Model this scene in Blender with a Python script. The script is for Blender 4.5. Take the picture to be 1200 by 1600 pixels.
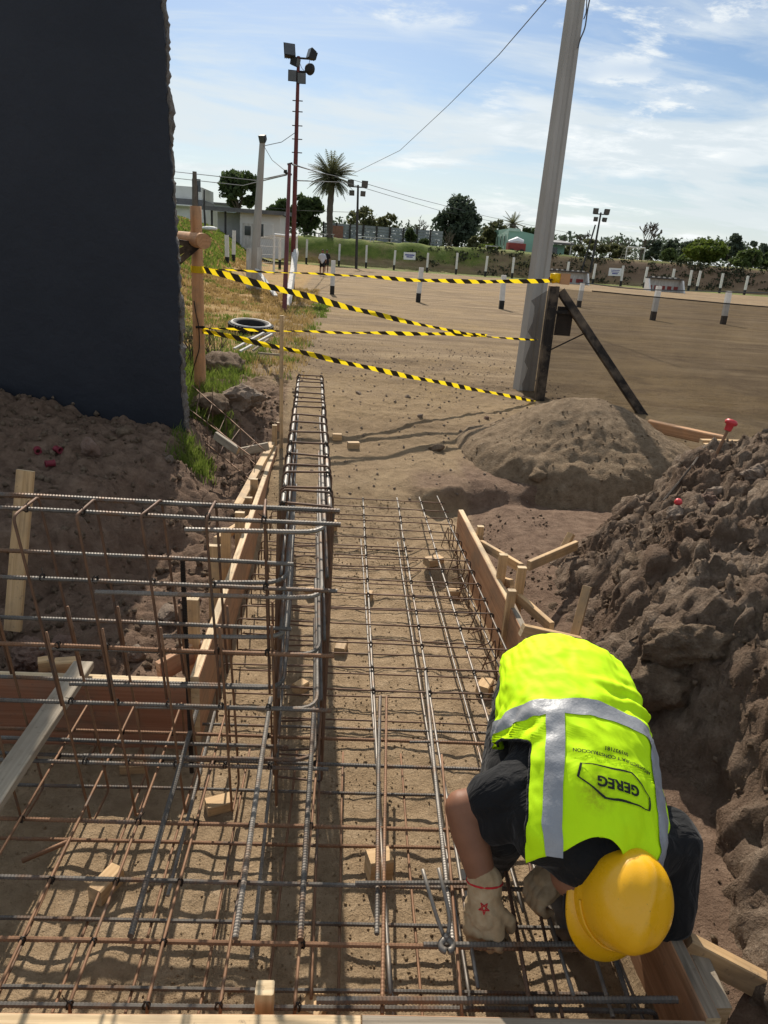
import bpy, bmesh, math, random
import numpy as np
from mathutils import Vector, Matrix, Euler, noise as mnoise
from mathutils.bvhtree import BVHTree

R = math.radians
random.seed(7)
rng = np.random.default_rng(7)
scene = bpy.context.scene
C = scene.collection
for o in list(bpy.data.objects):
    bpy.data.objects.remove(o)

# ------------------------------------------------------------------ camera
CAM = Vector((0, 0, 1.9)); FPX = 1120.0
PITCH, ROLL, YAW = R(19.85), R(4.1), R(3.7)
_f = Vector((math.sin(YAW)*math.cos(PITCH), math.cos(YAW)*math.cos(PITCH), -math.sin(PITCH)))
_r0 = Vector((math.cos(YAW), -math.sin(YAW), 0)); _u0 = _r0.cross(_f)
_R = _r0*math.cos(ROLL) + _u0*math.sin(ROLL)
_U = _u0*math.cos(ROLL) - _r0*math.sin(ROLL)
cam_data = bpy.data.cameras.new('camera'); cam = bpy.data.objects.new('camera', cam_data); C.objects.link(cam)
m3 = Matrix((_R, _U, -_f)).transposed()
cam.matrix_world = Matrix.Translation(CAM) @ m3.to_4x4()
cam_data.sensor_fit = 'VERTICAL'; cam_data.sensor_height = 24.0; cam_data.lens = FPX/1600*24
cam_data.clip_start = 0.05; cam_data.clip_end = 3000
scene.camera = cam

# ------------------------------------------------------------------ sky and sun
SUN_EL, SUN_AZ = R(40), R(-6)          # azimuth from +Y, negative = left
world = bpy.data.worlds.new('World'); scene.world = world; world.use_nodes = True
wn, wl = world.node_tree.nodes, world.node_tree.links
wn.clear()
wo = wn.new('ShaderNodeOutputWorld'); bg = wn.new('ShaderNodeBackground'); bg.inputs[1].default_value = 0.095
sky = wn.new('ShaderNodeTexSky'); sky.sky_type = 'NISHITA'; sky.sun_disc = False
sky.sun_elevation = SUN_EL; sky.sun_rotation = SUN_AZ; sky.air_density = 1.0; sky.dust_density = 0.8; sky.ozone_density = 1.5
tc = wn.new('ShaderNodeTexCoord'); sep = wn.new('ShaderNodeSeparateXYZ'); wl.new(tc.outputs['Generated'], sep.inputs[0])
def wmath(op, a, b=None, clamp=False):
    n = wn.new('ShaderNodeMath'); n.operation = op; n.use_clamp = clamp
    for i, v in enumerate((a, b)):
        if v is None: continue
        if hasattr(v, 'is_output'): wl.new(v, n.inputs[i])
        else: n.inputs[i].default_value = v
    return n.outputs[0]
zz = wmath('ADD', wmath('MAXIMUM', sep.outputs[2], 0.0), 0.16)
cmb = wn.new('ShaderNodeCombineXYZ')
wl.new(wmath('DIVIDE', sep.outputs[0], zz), cmb.inputs[0]); wl.new(wmath('DIVIDE', sep.outputs[1], zz), cmb.inputs[1])
def wnoise(scale, detail, rough, dist, off, sx=1, sy=1):
    mp = wn.new('ShaderNodeMapping'); mp.inputs['Location'].default_value = off; mp.inputs['Scale'].default_value = (sx, sy, 1)
    wl.new(cmb.outputs[0], mp.inputs[0])
    n = wn.new('ShaderNodeTexNoise'); n.inputs['Scale'].default_value = scale; n.inputs['Detail'].default_value = detail
    n.inputs['Roughness'].default_value = rough; n.inputs['Distortion'].default_value = dist
    wl.new(mp.outputs[0], n.inputs['Vector']); return n.outputs[0]
def wramp(x, a, b):
    n = wn.new('ShaderNodeMapRange'); n.interpolation_type = 'SMOOTHSTEP'
    n.inputs[1].default_value = a; n.inputs[2].default_value = b; wl.new(x, n.inputs[0]); return n.outputs[0]
veil = wramp(wnoise(0.8, 7, 0.58, 0.6, (3.1, 1.7, 0), 0.9, 1.3), 0.43, 0.58)
streak = wramp(wnoise(1.3, 8, 0.6, 0.5, (1.4, 9.2, 0), 0.45, 1.6), 0.46, 0.66)
puff = wramp(wnoise(2.6, 12, 0.66, 0.25, (4.3, 4.4, 0), 0.8, 1.2), 0.45, 0.62)
broad = wramp(wnoise(0.75, 3, 0.5, 0.2, (2.3, 5.2, 0)), 0.44, 0.58)
puff = wmath('MULTIPLY', puff, broad)
haz = wmath('SUBTRACT', 1.0, wramp(sep.outputs[2], 0.0, 0.20))
cov = wmath('MAXIMUM', wmath('MULTIPLY', veil, 0.86), wmath('MULTIPLY', streak, 0.70))
cov = wmath('MAXIMUM', cov, puff)
cov = wmath('MAXIMUM', cov, wmath('MULTIPLY', haz, 0.75))
mix = wn.new('ShaderNodeMix'); mix.data_type = 'RGBA'
wl.new(cov, mix.inputs[0])
hs = wn.new('ShaderNodeHueSaturation'); hs.inputs['Saturation'].default_value = 1.12; hs.inputs['Value'].default_value = 0.74
wl.new(sky.outputs[0], hs.inputs['Color'])
tn = wn.new('ShaderNodeMix'); tn.data_type = 'RGBA'; tn.blend_type = 'MULTIPLY'; tn.inputs[0].default_value = 1.0; wl.new(hs.outputs[0], tn.inputs[6]); tn.inputs[7].default_value = (0.88, 0.98, 1.08, 1)
wl.new(tn.outputs[2], mix.inputs[6])
cm = wn.new('ShaderNodeMix'); cm.data_type = 'RGBA'; wl.new(puff, cm.inputs[0])
cm.inputs[6].default_value = (6.9, 7.5, 7.75, 1); cm.inputs[7].default_value = (8.6, 8.9, 8.9, 1)
wl.new(cm.outputs[2], mix.inputs[7])
wl.new(mix.outputs[2], bg.inputs[0]); wl.new(bg.outputs[0], wo.inputs[0])

sd = bpy.data.lights.new('sun', 'SUN'); sd.energy = 5.0; sd.angle = R(0.55); sd.color = (1.0, 0.92, 0.80)
sun = bpy.data.objects.new('sun', sd); C.objects.link(sun)
sdir = Vector((math.sin(SUN_AZ)*math.cos(SUN_EL), math.cos(SUN_AZ)*math.cos(SUN_EL), math.sin(SUN_EL)))
sun.rotation_euler = sdir.to_track_quat('Z', 'Y').to_euler(); sun.location = sdir*50

scene.view_settings.view_transform = 'Standard'; scene.view_settings.look = 'None'
scene.view_settings.exposure = 0.25; scene.view_settings.gamma = 1.0; scene.view_settings.use_curve_mapping = False
scene.render.engine = 'CYCLES'
scene.cycles.max_bounces = 5; scene.cycles.transparent_max_bounces = 12
scene.render.resolution_x, scene.render.resolution_y = 768, 1024

# ------------------------------------------------------------------ from a picture point to a place
def ray(x, y): return _f + _R*((x-600)/FPX) + _U*((800-y)/FPX)
def atz(x, y, z): v = ray(x, y); return CAM + v*((z-CAM.z)/v.z)
def aty(x, y, Y): v = ray(x, y); return CAM + v*(Y/v.y)
def proj(p):
    d = Vector(p)-CAM; z = d.dot(_f); return 600+FPX*d.dot(_R)/z, 800-FPX*d.dot(_U)/z

# ------------------------------------------------------------------ materials
MATS = {}
def newmat(name):
    m = bpy.data.materials.new(name); m.use_nodes = True; MATS[name] = m
    nt = m.node_tree; b = nt.nodes['Principled BSDF']; return m, nt, b
def N(nt, typ, **kw):
    n = nt.nodes.new(typ)
    for k, v in kw.items():
        if k in n.inputs.keys(): n.inputs[k].default_value = v
        else: setattr(n, k, v)
    return n
def coords(nt, kind='Object', scale=(1, 1, 1), loc=(0, 0, 0)):
    t = N(nt, 'ShaderNodeTexCoord'); mp = N(nt, 'ShaderNodeMapping')
    mp.inputs['Scale'].default_value = scale; mp.inputs['Location'].default_value = loc
    if kind == 'World':
        g = N(nt, 'ShaderNodeNewGeometry'); nt.links.new(g.outputs['Position'], mp.inputs[0])
    else: nt.links.new(t.outputs[kind], mp.inputs[0])
    return mp.outputs[0]
def noise(nt, vec, scale, detail=5, rough=0.6, dist=0.0):
    n = N(nt, 'ShaderNodeTexNoise', Scale=scale, Detail=detail, Roughness=rough, Distortion=dist)
    nt.links.new(vec, n.inputs['Vector']); return n.outputs[0]
def ramp(nt, fac, stops):
    r = N(nt, 'ShaderNodeValToRGB'); el = r.color_ramp.elements
    while len(el) > len(stops): el.remove(el[-1])
    while len(el) < len(stops): el.new(0.5)
    for e, (p, c) in zip(el, stops): e.position = p; e.color = (*c, 1) if len(c) == 3 else c
    nt.links.new(fac, r.inputs[0]); return r.outputs[0]
def mixc(nt, fac, a, b, mode='MIX'):
    n = N(nt, 'ShaderNodeMix', data_type='RGBA', blend_type=mode)
    for k, v in (('Factor', fac), ('A', a), ('B', b)):
        i = n.inputs[k] if k != 'Factor' else n.inputs[0]
        if k == 'A': i = n.inputs[6]
        if k == 'B': i = n.inputs[7]
        if hasattr(v, 'is_output'): nt.links.new(v, i)
        elif isinstance(v, (int, float)): i.default_value = v
        else: i.default_value = (*v, 1)
    return n.outputs[2]
def mrange(nt, x, a, b, c=0.0, d=1.0):
    n = N(nt, 'ShaderNodeMapRange'); n.inputs[1].default_value = a; n.inputs[2].default_value = b
    n.inputs[3].default_value = c; n.inputs[4].default_value = d; nt.links.new(x, n.inputs[0]); return n.outputs[0]
def bump(nt, b, h, strength=0.4, dist=0.01, prev=None):
    n = N(nt, 'ShaderNodeBump', Strength=strength, Distance=dist); nt.links.new(h, n.inputs['Height'])
    if prev is not None: nt.links.new(prev, n.inputs['Normal'])
    if b is not None: nt.links.new(n.outputs[0], b.inputs['Normal'])
    return n.outputs[0]
def pm(name, c1, c2=None, scale=6.0, rough=0.8, metal=0.0, bs=0.3, bscale=40.0, bd=0.004, kind='Object', stretch=(1, 1, 1), spec=0.3, c3=None):
    m, nt, b = newmat(name); c2 = c2 or tuple(v*0.7 for v in c1)
    v = coords(nt, kind, stretch)
    st = [(0.32, c1), (0.68, c2)] if c3 is None else [(0.28, c1), (0.55, c2), (0.76, c3)]
    nt.links.new(ramp(nt, noise(nt, v, scale, 6), st), b.inputs['Base Color'])
    b.inputs['Roughness'].default_value = rough; b.inputs['Metallic'].default_value = metal
    b.inputs['Specular IOR Level'].default_value = spec
    if bs: bump(nt, b, noise(nt, v, bscale, 5, 0.65), bs, bd)
    return m

# ------------------------------------------------------------------ mesh helpers
class MB:
    def __init__(s): s.v, s.f, s.mi, s.cur = [], [], [], 0
    def add(s, vs, fs):
        o = len(s.v); s.v.extend([tuple(p) for p in vs]); s.f.extend([tuple(i+o for i in f) for f in fs]); s.mi.extend([s.cur]*len(fs)); return s
    def box(s, c, size, rot=None, taper=1.0):
        x, y, z = (k/2 for k in size); c = Vector(c)
        vs = [Vector((sx*x*(taper if sz > 0 else 1), sy*y*(taper if sz > 0 else 1), sz*z)) for sz in (-1, 1) for sy in (-1, 1) for sx in (-1, 1)]
        if rot is not None: vs = [rot @ p for p in vs]
        return s.add([p+c for p in vs], [(0, 2, 3, 1), (4, 5, 7, 6), (0, 1, 5, 4), (2, 6, 7, 3), (0, 4, 6, 2), (1, 3, 7, 5)])
    def bar(s, p0, p1, w, h, up=(0, 0, 1)):
        p0, p1 = Vector(p0), Vector(p1); d = (p1-p0); L = d.length; d.normalize(); up = Vector(up)
        if abs(d.dot(up)) > 0.97: up = Vector((0, 1, 0))
        x = d.cross(up).normalized(); z = x.cross(d)
        vs = [p + x*(sx*w/2) + z*(sz*h/2) for p in (p0, p1) for sz in (-1, 1) for sx in (-1, 1)]
        return s.add(vs, [(0, 1, 3, 2), (4, 6, 7, 5), (0, 4, 5, 1), (1, 5, 7, 3), (3, 7, 6, 2), (2, 6, 4, 0)])
    def tube(s, pts, r, n=6, cap=True):
        pts = [Vector(p) for p in pts]; rs = r if isinstance(r, (list, tuple)) else [r]*len(pts)
        t = (pts[1]-pts[0]).normalized(); a = Vector((0, 0, 1)) if abs(t.z) < 0.9 else Vector((1, 0, 0))
        x = t.cross(a).normalized(); vs, fs = [], []
        for i, p in enumerate(pts):
            tt = (pts[min(i+1, len(pts)-1)] - pts[max(i-1, 0)])
            if tt.length > 1e-9: tt.normalize()
            else: tt = t
            x = (x - tt*x.dot(tt)); x = x.normalized() if x.length > 1e-6 else tt.orthogonal().normalized()
            y = tt.cross(x)
            for k in range(n):
                q = 2*math.pi*k/n; vs.append(p + (x*math.cos(q) + y*math.sin(q))*rs[i])
        for i in range(len(pts)-1):
            for k in range(n):
                k2 = (k+1) % n; fs.append((i*n+k, i*n+k2, (i+1)*n+k2, (i+1)*n+k))
        if cap: fs.append(tuple(range(n-1, -1, -1))); fs.append(tuple((len(pts)-1)*n+k for k in range(n)))
        return s.add(vs, fs)
    def lathe(s, prof, n=24, M=None, sx=1.0, sy=1.0):
        vs, fs = [], []
        for (r, z) in prof:
            for k in range(n):
                q = 2*math.pi*k/n; p = Vector((r*math.cos(q)*sx, r*math.sin(q)*sy, z)); vs.append(M @ p if M else p)
        for i in range(len(prof)-1):
            for k in range(n):
                k2 = (k+1) % n; fs.append((i*n+k, i*n+k2, (i+1)*n+k2, (i+1)*n+k))
        return s.add(vs, fs)
    def build(s, name, mat, parent=None, smooth=False):
        me = bpy.data.meshes.new(name); me.from_pydata(s.v, [], s.f)
        for m in (mat if isinstance(mat, (list, tuple)) else [mat]): me.materials.append(MATS[m] if isinstance(m, str) else m)
        if any(s.mi): me.polygons.foreach_set('material_index', s.mi)
        if smooth: me.polygons.foreach_set('use_smooth', [True]*len(me.polygons))
        me.update(); return link(name, me, parent)
def link(name, me, parent=None):
    o = bpy.data.objects.new(name, me); C.objects.link(o)
    if parent is not None: o.parent = parent
    return o
def tag(o, label, cat, group=None):
    o['label'] = label; o['category'] = cat
    if group: o['group'] = group
    return o
def empty(name, label, cat, loc=(0, 0, 0), group=None):
    o = bpy.data.objects.new(name, None); C.objects.link(o); o.empty_display_size = 0.1
    return tag(o, label, cat, group)
def struct(o): o['kind'] = 'structure'; return o
def stuff(o): o['kind'] = 'stuff'; return o
ORD = ['first', 'second', 'third', 'fourth', 'fifth', 'sixth', 'seventh', 'eighth', 'ninth', 'tenth', 'eleventh', 'twelfth', 'thirteenth', 'fourteenth', 'fifteenth', 'sixteenth', 'seventeenth', 'eighteenth', 'nineteenth', 'twentieth']
def sstep(a, b, x): t = np.clip((x-a)/(b-a), 0, 1); return t*t*(3-2*t)
def jit(a): return random.uniform(-a, a)

# smooth value noise on arrays (for terrain)
def _hash(ix, iy, seed):
    h = (ix.astype(np.int64)*374761393 + iy.astype(np.int64)*668265263 + seed*974711) & 0xffffffff
    h = ((h ^ (h >> 13))*1274126177) & 0xffffffff
    return ((h ^ (h >> 16)) & 0xffff)/65535.0*2-1
def vnoise(x, y, seed=0):
    ix, iy = np.floor(x), np.floor(y); fx, fy = x-ix, y-iy
    fx = fx*fx*fx*(fx*(fx*6-15)+10); fy = fy*fy*fy*(fy*(fy*6-15)+10)
    a = _hash(ix, iy, seed); b = _hash(ix+1, iy, seed); c = _hash(ix, iy+1, seed); d = _hash(ix+1, iy+1, seed)
    return (a*(1-fx)+b*fx)*(1-fy) + (c*(1-fx)+d*fx)*fy
def cells(x, y, seed=0):
    """broken clods: plateau height with sharp crevices between pieces"""
    ix, iy = np.floor(x), np.floor(y); f1 = np.full(np.shape(x), 9.0); f2 = np.full(np.shape(x), 9.0); hh = np.zeros(np.shape(x))
    for dx in (-1, 0, 1):
        for dy in (-1, 0, 1):
            cx, cy = ix+dx, iy+dy; px = cx+.5+.45*_hash(cx, cy, seed); py = cy+.5+.45*_hash(cx, cy, seed+7); d = np.hypot(px-x, py-y); h_ = _hash(cx, cy, seed+13)
            nearer = d < f1; f2 = np.where(nearer, f1, np.minimum(f2, d)); hh = np.where(nearer, h_, hh); f1 = np.where(nearer, d, f1)
    return np.minimum(f2-f1, .4)*1.6 + .35*hh - .5*f1
def fbm(x, y, seed=0, octv=5, gain=0.5, ridged=False):
    t, amp, s = 0, 1.0, 0
    for i in range(octv):
        c, q = math.cos(0.6*i+0.3), math.sin(0.6*i+0.3)
        n = vnoise((x*c-y*q)*2**i, (x*q+y*c)*2**i, seed+i*17)
        t = t + amp*((1-2*np.abs(n)) if ridged else n); s += amp; amp *= gain
    return t/s
# ================================================================== SETTING: ground
def H0(x, y):
    """large shape of the ground (no fine noise)"""
    x = np.asarray(x, float); y = np.asarray(y, float)
    field = 0.50 + 0*x
    # embankment round the sports field
    xl = np.interp(y, [0, 7, 10, 14, 25, 45, 80, 400], [-9, -8, -4.0, -2.7, -3.3, -5.0, -8.0, -40])
    far = 70 + 0.02*x
    e = np.maximum(np.maximum(sstep(0, 5.5, xl-x), sstep(0, 3.4, y-far)), sstep(0, 8, x-75))
    field = field + 2.35*e + 0.5*sstep(0, 60, y-80) + 0.25*sstep(0, 5, -1.8-x)*sstep(7, 11, y)*(1-sstep(20, 40, y))
    # excavated zone: ramp from the trench up to the field
    ramp_c = 0.27*sstep(4.0, 5.5, y) + 0.23*sstep(5.3, 8.2, y)
    ramp_r = 0.10 + 0.18*sstep(5.05, 5.22, y+0.10*np.sin(x*2.2)+0.06*vnoise(x*6, y*2, 3)) + 0.2*sstep(5.2, 7.8, y)
    w = sstep(0.42, 0.66, x - 0.05*np.sin(y*3))
    cen = ramp_c*(1-w) + ramp_r*w
    # left bank
    bx = np.interp(y, [0, 3.0, 3.25, 3.5, 4.2, 5.2, 6.2, 7.2, 8.5], [-9, -9, -2.6, -1.35, -1.05, -0.92, -0.86, -0.72, -0.5])
    bank = sstep(-0.12, 0.42, bx - x + 0.12*vnoise(x*3, y*3, 5))
    bh = np.interp(y, [3, 3.6, 4.2, 5.6, 7, 9], [0.40, 0.44, 0.48, 0.52, 0.50, 0.50]) + 0.20*sstep(1.2, 3.0, -x)*sstep(3.6, 5.2, y)*(1-sstep(6.5, 8, y))
    low = 0.06 + 0.12*sstep(3.0, 5.5, y) + 0.3*sstep(5.2, 7.4, y)
    left = low*(1-bank) + bh*bank
    wl_ = sstep(-0.62, -0.56, -x) if False else sstep(0.535, 0.60, -x)
    near = cen*(1-wl_) + left*wl_
    k = sstep(7.2, 8.8, y)
    h = near*(1-k) + field*k
    # flat floor of the footing under the mesh
    fl = np.maximum(sstep(0.56, 0.53, -x)*sstep(0.90, 0.86, x)*(1-sstep(3.9, 4.1, y)), (1-sstep(2.44, 2.48, y))*sstep(0.5, 0.53, -x))
    h = h*(1-fl*(y < 5.3)) + 0.0*fl
    # bench behind the near board (where the photographer stands) and right strip
    nb = 1-sstep(1.0, 1.04, y)
    h = h*(1-nb) + 0.22*nb
    rs = sstep(0.90, 0.95, x)*(1-sstep(4.9, 5.3, y))*(1-nb)
    h = h*(1-rs) + (0.09 + 0.10*sstep(0.95, 1.25, x))*rs
    return h
def Hf(x, y):
    x = np.asarray(x, float); y = np.asarray(y, float)
    h = H0(x, y)
    nearw = 1-sstep(9, 16, y)
    trench = ((x > -0.53) & (x < 0.87) & (y < 4.9)) | ((x < -0.5) & (y < 2.45))
    rough = np.where(trench, 0.25, 1.0)
    leftb = sstep(0.55, 0.7, -x)*sstep(2.4, 2.7, y)*(1-sstep(7.5, 9, y))
    amp = 0.020 + 0.05*leftb
    clod = np.maximum(fbm(x*7, y*7, 3, 3, 0.55, True)-0.1, 0)
    h = h + nearw*(rough*amp*fbm(x*2.3, y*2.3, 11, 6, 0.55)*1.4 + 0.006*fbm(x*14, y*14, 21, 4, 0.6)
                   + rough*(0.012+0.02*leftb)*clod + leftb*(0.035*cells(x*6, y*6, 51) + 0.016*cells(x*14, y*14, 52)))
    h = h + nearw*np.where(trench, 0.013*fbm(x*7, y*7, 31, 5, 0.68) + 0.016*fbm(x*2.6, y*2.6, 33, 3, 0.6) - 0.012*np.maximum(vnoise(x*4.3, y*3.1, 35)-.25, 0), 0)
    h = h + (1-nearw)*0.02*fbm(x*1.1, y*1.1, 8, 3) + sstep(1.0, 2.4, h)*0.22*fbm(x*0.5, y*0.5, 77, 4)*sstep(10, 20, y)
    return h
def hz(x, y): return float(Hf(np.array([x]), np.array([y]))[0])

def axis(a, b, step, lo, hi, g=1.09):
    core = np.arange(a, b+1e-6, step); up, d, x = [], step, b
    while x < hi: d *= g; x += d; up.append(x)
    dn, d, x = [], step, a
    while x > lo: d *= g; x -= d; dn.append(x)
    return np.array(dn[::-1] + list(core) + up)
def grid_obj(name, xs, ys, zf, mat, col=None, flip=False):
    X, Y = np.meshgrid(xs, ys); Z = zf(X, Y); nx, ny = len(xs), len(ys)
    co = np.stack([X.ravel(), Y.ravel(), Z.ravel()], 1).astype(np.float32)
    i = np.arange(nx*ny).reshape(ny, nx)
    q = np.stack([i[:-1, :-1].ravel(), i[:-1, 1:].ravel(), i[1:, 1:].ravel(), i[1:, :-1].ravel()], 1).astype(np.int32)
    me = bpy.data.meshes.new(name); me.vertices.add(len(co)); me.vertices.foreach_set('co', co.ravel())
    me.loops.add(q.size); me.loops.foreach_set('vertex_index', q.ravel())
    me.polygons.add(len(q)); me.polygons.foreach_set('loop_start', np.arange(0, q.size, 4)); me.polygons.foreach_set('use_smooth', np.ones(len(q), bool))
    me.update(calc_edges=True)
    if col is not None:
        a = me.color_attributes.new('zone', 'FLOAT_COLOR', 'POINT'); a.data.foreach_set('color', col(X, Y, Z).reshape(-1, 4).astype(np.float32).ravel())
    me.materials.append(MATS[mat]); return link(name, me)

# ground material: earth kinds by what grows or lies there, with shaded banks painted darker
def soil_nodes(nt, v):
    n1 = noise(nt, v, 1.3, 8, 0.65); n2 = noise(nt, v, 11, 9, 0.74); n3 = noise(nt, v, 90, 4, 0.7)
    return n1, n2, n3
m, nt, b = newmat('ground')
v = coords(nt, 'World')
n1, n2, n3 = soil_nodes(nt, v)
at = N(nt, 'ShaderNodeAttribute', attribute_name='zone'); sp = N(nt, 'ShaderNodeSeparateColor'); nt.links.new(at.outputs['Color'], sp.inputs[0])
sand = ramp(nt, n2, [(0.25, (0.20, 0.138, 0.082)), (0.5, (0.40, 0.288, 0.178)), (0.75, (0.57, 0.43, 0.285))])
sand = mixc(nt, mrange(nt, n1, 0.35, 0.7), sand, mixc(nt, 0.5, sand, (0.34, 0.235, 0.135)))
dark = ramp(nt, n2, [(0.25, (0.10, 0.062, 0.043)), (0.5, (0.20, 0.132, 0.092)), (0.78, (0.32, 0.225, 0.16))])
vf = coords(nt, 'World', (0.22, 1.6, 1)); nf = noise(nt, vf, 1.4, 7, 0.62)
fieldc = ramp(nt, nf, [(0.3, (0.13, 0.088, 0.05)), (0.5, (0.235, 0.166, 0.097)), (0.7, (0.34, 0.25, 0.152))])
fieldc = mixc(nt, mrange(nt, noise(nt, v, 0.35, 6, 0.65), 0.45, 0.62), fieldc, mixc(nt, mrange(nt, n2, 0.35, 0.6), fieldc, (0.29, 0.20, 0.10)))
fieldc = mixc(nt, mrange(nt, n3, 0.52, 0.8, 0, 0.5), fieldc, (0.13, 0.085, 0.05))
fieldc = mixc(nt, mrange(nt, noise(nt, v, 1.1, 9, 0.72), 0.50, 0.66, 0, 0.65), fieldc, (0.14, 0.094, 0.056))
green = ramp(nt, noise(nt, v, 1.2, 8, 0.7), [(0.3, (0.055, 0.085, 0.018)), (0.5, (0.115, 0.155, 0.032)), (0.72, (0.21, 0.22, 0.06))])
dry = ramp(nt, noise(nt, v, 2.0, 8, 0.7), [(0.3, (0.20, 0.14, 0.05)), (0.5, (0.33, 0.20, 0.085)), (0.72, (0.38, 0.29, 0.11))])
c = mixc(nt, sp.outputs[2], fieldc, sand)
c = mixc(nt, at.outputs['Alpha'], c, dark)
edge = mrange(nt, n2, 0.35, 0.65, -0.35, 0.35)
def soft(w): 
    a = N(nt, 'ShaderNodeMath', operation='ADD', use_clamp=True); nt.links.new(w, a.inputs[0]); nt.links.new(edge, a.inputs[1])
    return mrange(nt, a.outputs[0], 0.35, 0.75)
c = mixc(nt, soft(sp.outputs[1]), c, dry)
c = mixc(nt, soft(sp.outputs[0]), c, green)
nt.links.new(c, b.inputs['Base Color']); b.inputs['Roughness'].default_value = 0.97; b.inputs['Specular IOR Level'].default_value = 0.12
p = bump(nt, None, n2, 0.9, 0.035); bump(nt, b, n3, 0.8, 0.016, p)

def earth(name, stops, sc=14, bd=0.03, redd=None):
    m, nt, b = newmat(name); v = coords(nt, 'World')
    n1, n2, n3 = noise(nt, v, 1.6, 6, 0.6), noise(nt, v, sc, 8, 0.7), noise(nt, v, 85, 4, 0.7)
    c = ramp(nt, n2, [(0.25, stops[0]), (0.5, stops[1]), (0.77, stops[2])])
    if redd: c = mixc(nt, mrange(nt, n1, 0.42, 0.62), c, mixc(nt, 0.75, c, redd))
    nt.links.new(c, b.inputs['Base Color']); b.inputs['Roughness'].default_value = 0.97; b.inputs['Specular IOR Level'].default_value = 0.12
    p = bump(nt, None, n2, 0.9, bd); bump(nt, b, n3, 1.0, 0.02, p); return m
earth('spoil', ((0.11, 0.078, 0.056), (0.25, 0.185, 0.133), (0.47, 0.375, 0.285)), 13, 0.04, (0.17, 0.11, 0.076))
earth('mound_earth', ((0.14, 0.095, 0.06), (0.25, 0.18, 0.115), (0.36, 0.275, 0.185)), 18, 0.022)
earth('clod', ((0.09, 0.06, 0.04), (0.19, 0.135, 0.092), (0.34, 0.26, 0.185)), 18, 0.02)
earth('trench_crumb', ((0.19, 0.13, 0.072), (0.36, 0.255, 0.15), (0.52, 0.385, 0.24)), 30, 0.01)
earth('stone', ((0.16, 0.12, 0.09), (0.28, 0.215, 0.165), (0.42, 0.34, 0.27)), 9, 0.01)
earth('stone_red', ((0.13, 0.08, 0.06), (0.22, 0.145, 0.11), (0.33, 0.24, 0.19)), 9, 0.01)

def zone(X, Y, Z):
    g = sstep(0.95, 1.5, Z)*(Y > 8)                                   # green slopes
    top = sstep(2.5, 2.9, Z)*(Y > 60)
    nz = fbm(X*0.6, Y*0.6, 41, 4)
    left = sstep(7.4, 9.5, Y)*sstep(0.9, 1.7, -X - 0.02*(Y-8))*(1-sstep(24, 40, Y)*sstep(2, 6, -X)*0)
    left = left*(1-g)
    lg = left*sstep(-0.1, 0.35, nz + 0.5*(1-sstep(8, 10.5, Y)) - 0.25)  # greener near the wall
    edgeg = sstep(62, 66, Y + 2*nz)*(1-sstep(69, 73, Y))
    farb = sstep(64, 70, Y)*sstep(2, 30, X); nb_ = fbm(X*0.25, Y*0.25, 43, 3)
    G = np.clip(np.maximum(np.maximum(g*(0.75+0.5*nz)*(1-farb*np.clip(0.9+.5*nb_, 0, 1)*(1-.8*top)), lg*0.8), edgeg*0.75), 0, 1)
    D = np.clip(left*1.1 + top*(0.35+nb_) - 0.2, 0, 1)
    trench = ((X > -0.56) & (X < 0.93) & (Y < 4.9)) | ((X < -0.5) & (Y < 2.46))
    S = np.where(trench, 1.0, (1-sstep(4.8, 9, Y + 2.5*nz))*0.6)
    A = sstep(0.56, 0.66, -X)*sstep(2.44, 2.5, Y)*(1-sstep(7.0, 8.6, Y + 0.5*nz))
    A = np.maximum(np.maximum(A, sstep(0.9, 1.0, X)*(1-sstep(5.4, 6.0, Y))), farb*sstep(.6, 1.0, Z)*(1-top)*.7)  # far bank slope: part of its shade is put into darker earth
    A = np.maximum(A, sstep(0.45, 0.65, X)*sstep(5.0, 5.15, Y)*(1-sstep(5.35, 5.6, Y))*0.8)  # shade on the cut face at the pit end, painted as dark earth
    return np.stack([G, D, S, A], -1)
xs = axis(-3.2, 3.0, 0.022, -700, 700, 1.085); ys = axis(0.75, 8.6, 0.022, -6, 1500, 1.055); ys = np.unique(np.concatenate([ys[(ys < 66) | (ys > 80)], np.arange(66, 80, 0.4)]))
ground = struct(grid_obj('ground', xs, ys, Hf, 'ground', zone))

# loose heaps: own things, sitting on the ground
def patch(name, x0, x1, y0, y1, step, fn, mat, label):
    o = grid_obj(name, np.arange(x0, x1, step), np.arange(y0, y1, step), fn, mat)
    return tag(o, label, 'dirt heap')
def mound_h(X, Y):
    c0x, c0y = 2.12, 6.15
    dx, dy = X-c0x, Y-c0y
    r = np.sqrt((dx/np.where(dx < 0, 1.35, 1.15))**2 + (dy/np.where(dy < 0, 1.05, 0.95))**2)
    r = r*(1+0.16*fbm(X*1.1, Y*1.1, 61, 3))
    z = 0.28 + 0.54*np.exp(-(r*1.45)**2*0.9) - 0.5*sstep(0.80, 1.30, r)
    cl = np.maximum(fbm(X*6, Y*6, 63, 3, 0.6, True)-0.05, 0)
    lowy = 1-sstep(5.2, 6.1, Y)
    return z + 0.05*fbm(X*3, Y*3, 62, 5, 0.55) + (0.010+0.02*lowy)*cl + (0.002+0.02*lowy)*cells(X*8+fbm(X*5, Y*5, 64, 2), Y*8, 65)
patch('earth_mound', 0.5, 3.7, 4.75, 7.5, 0.02, mound_h, 'mound_earth', 'rounded grey-brown mound of loose earth beside the black net post')
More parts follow.
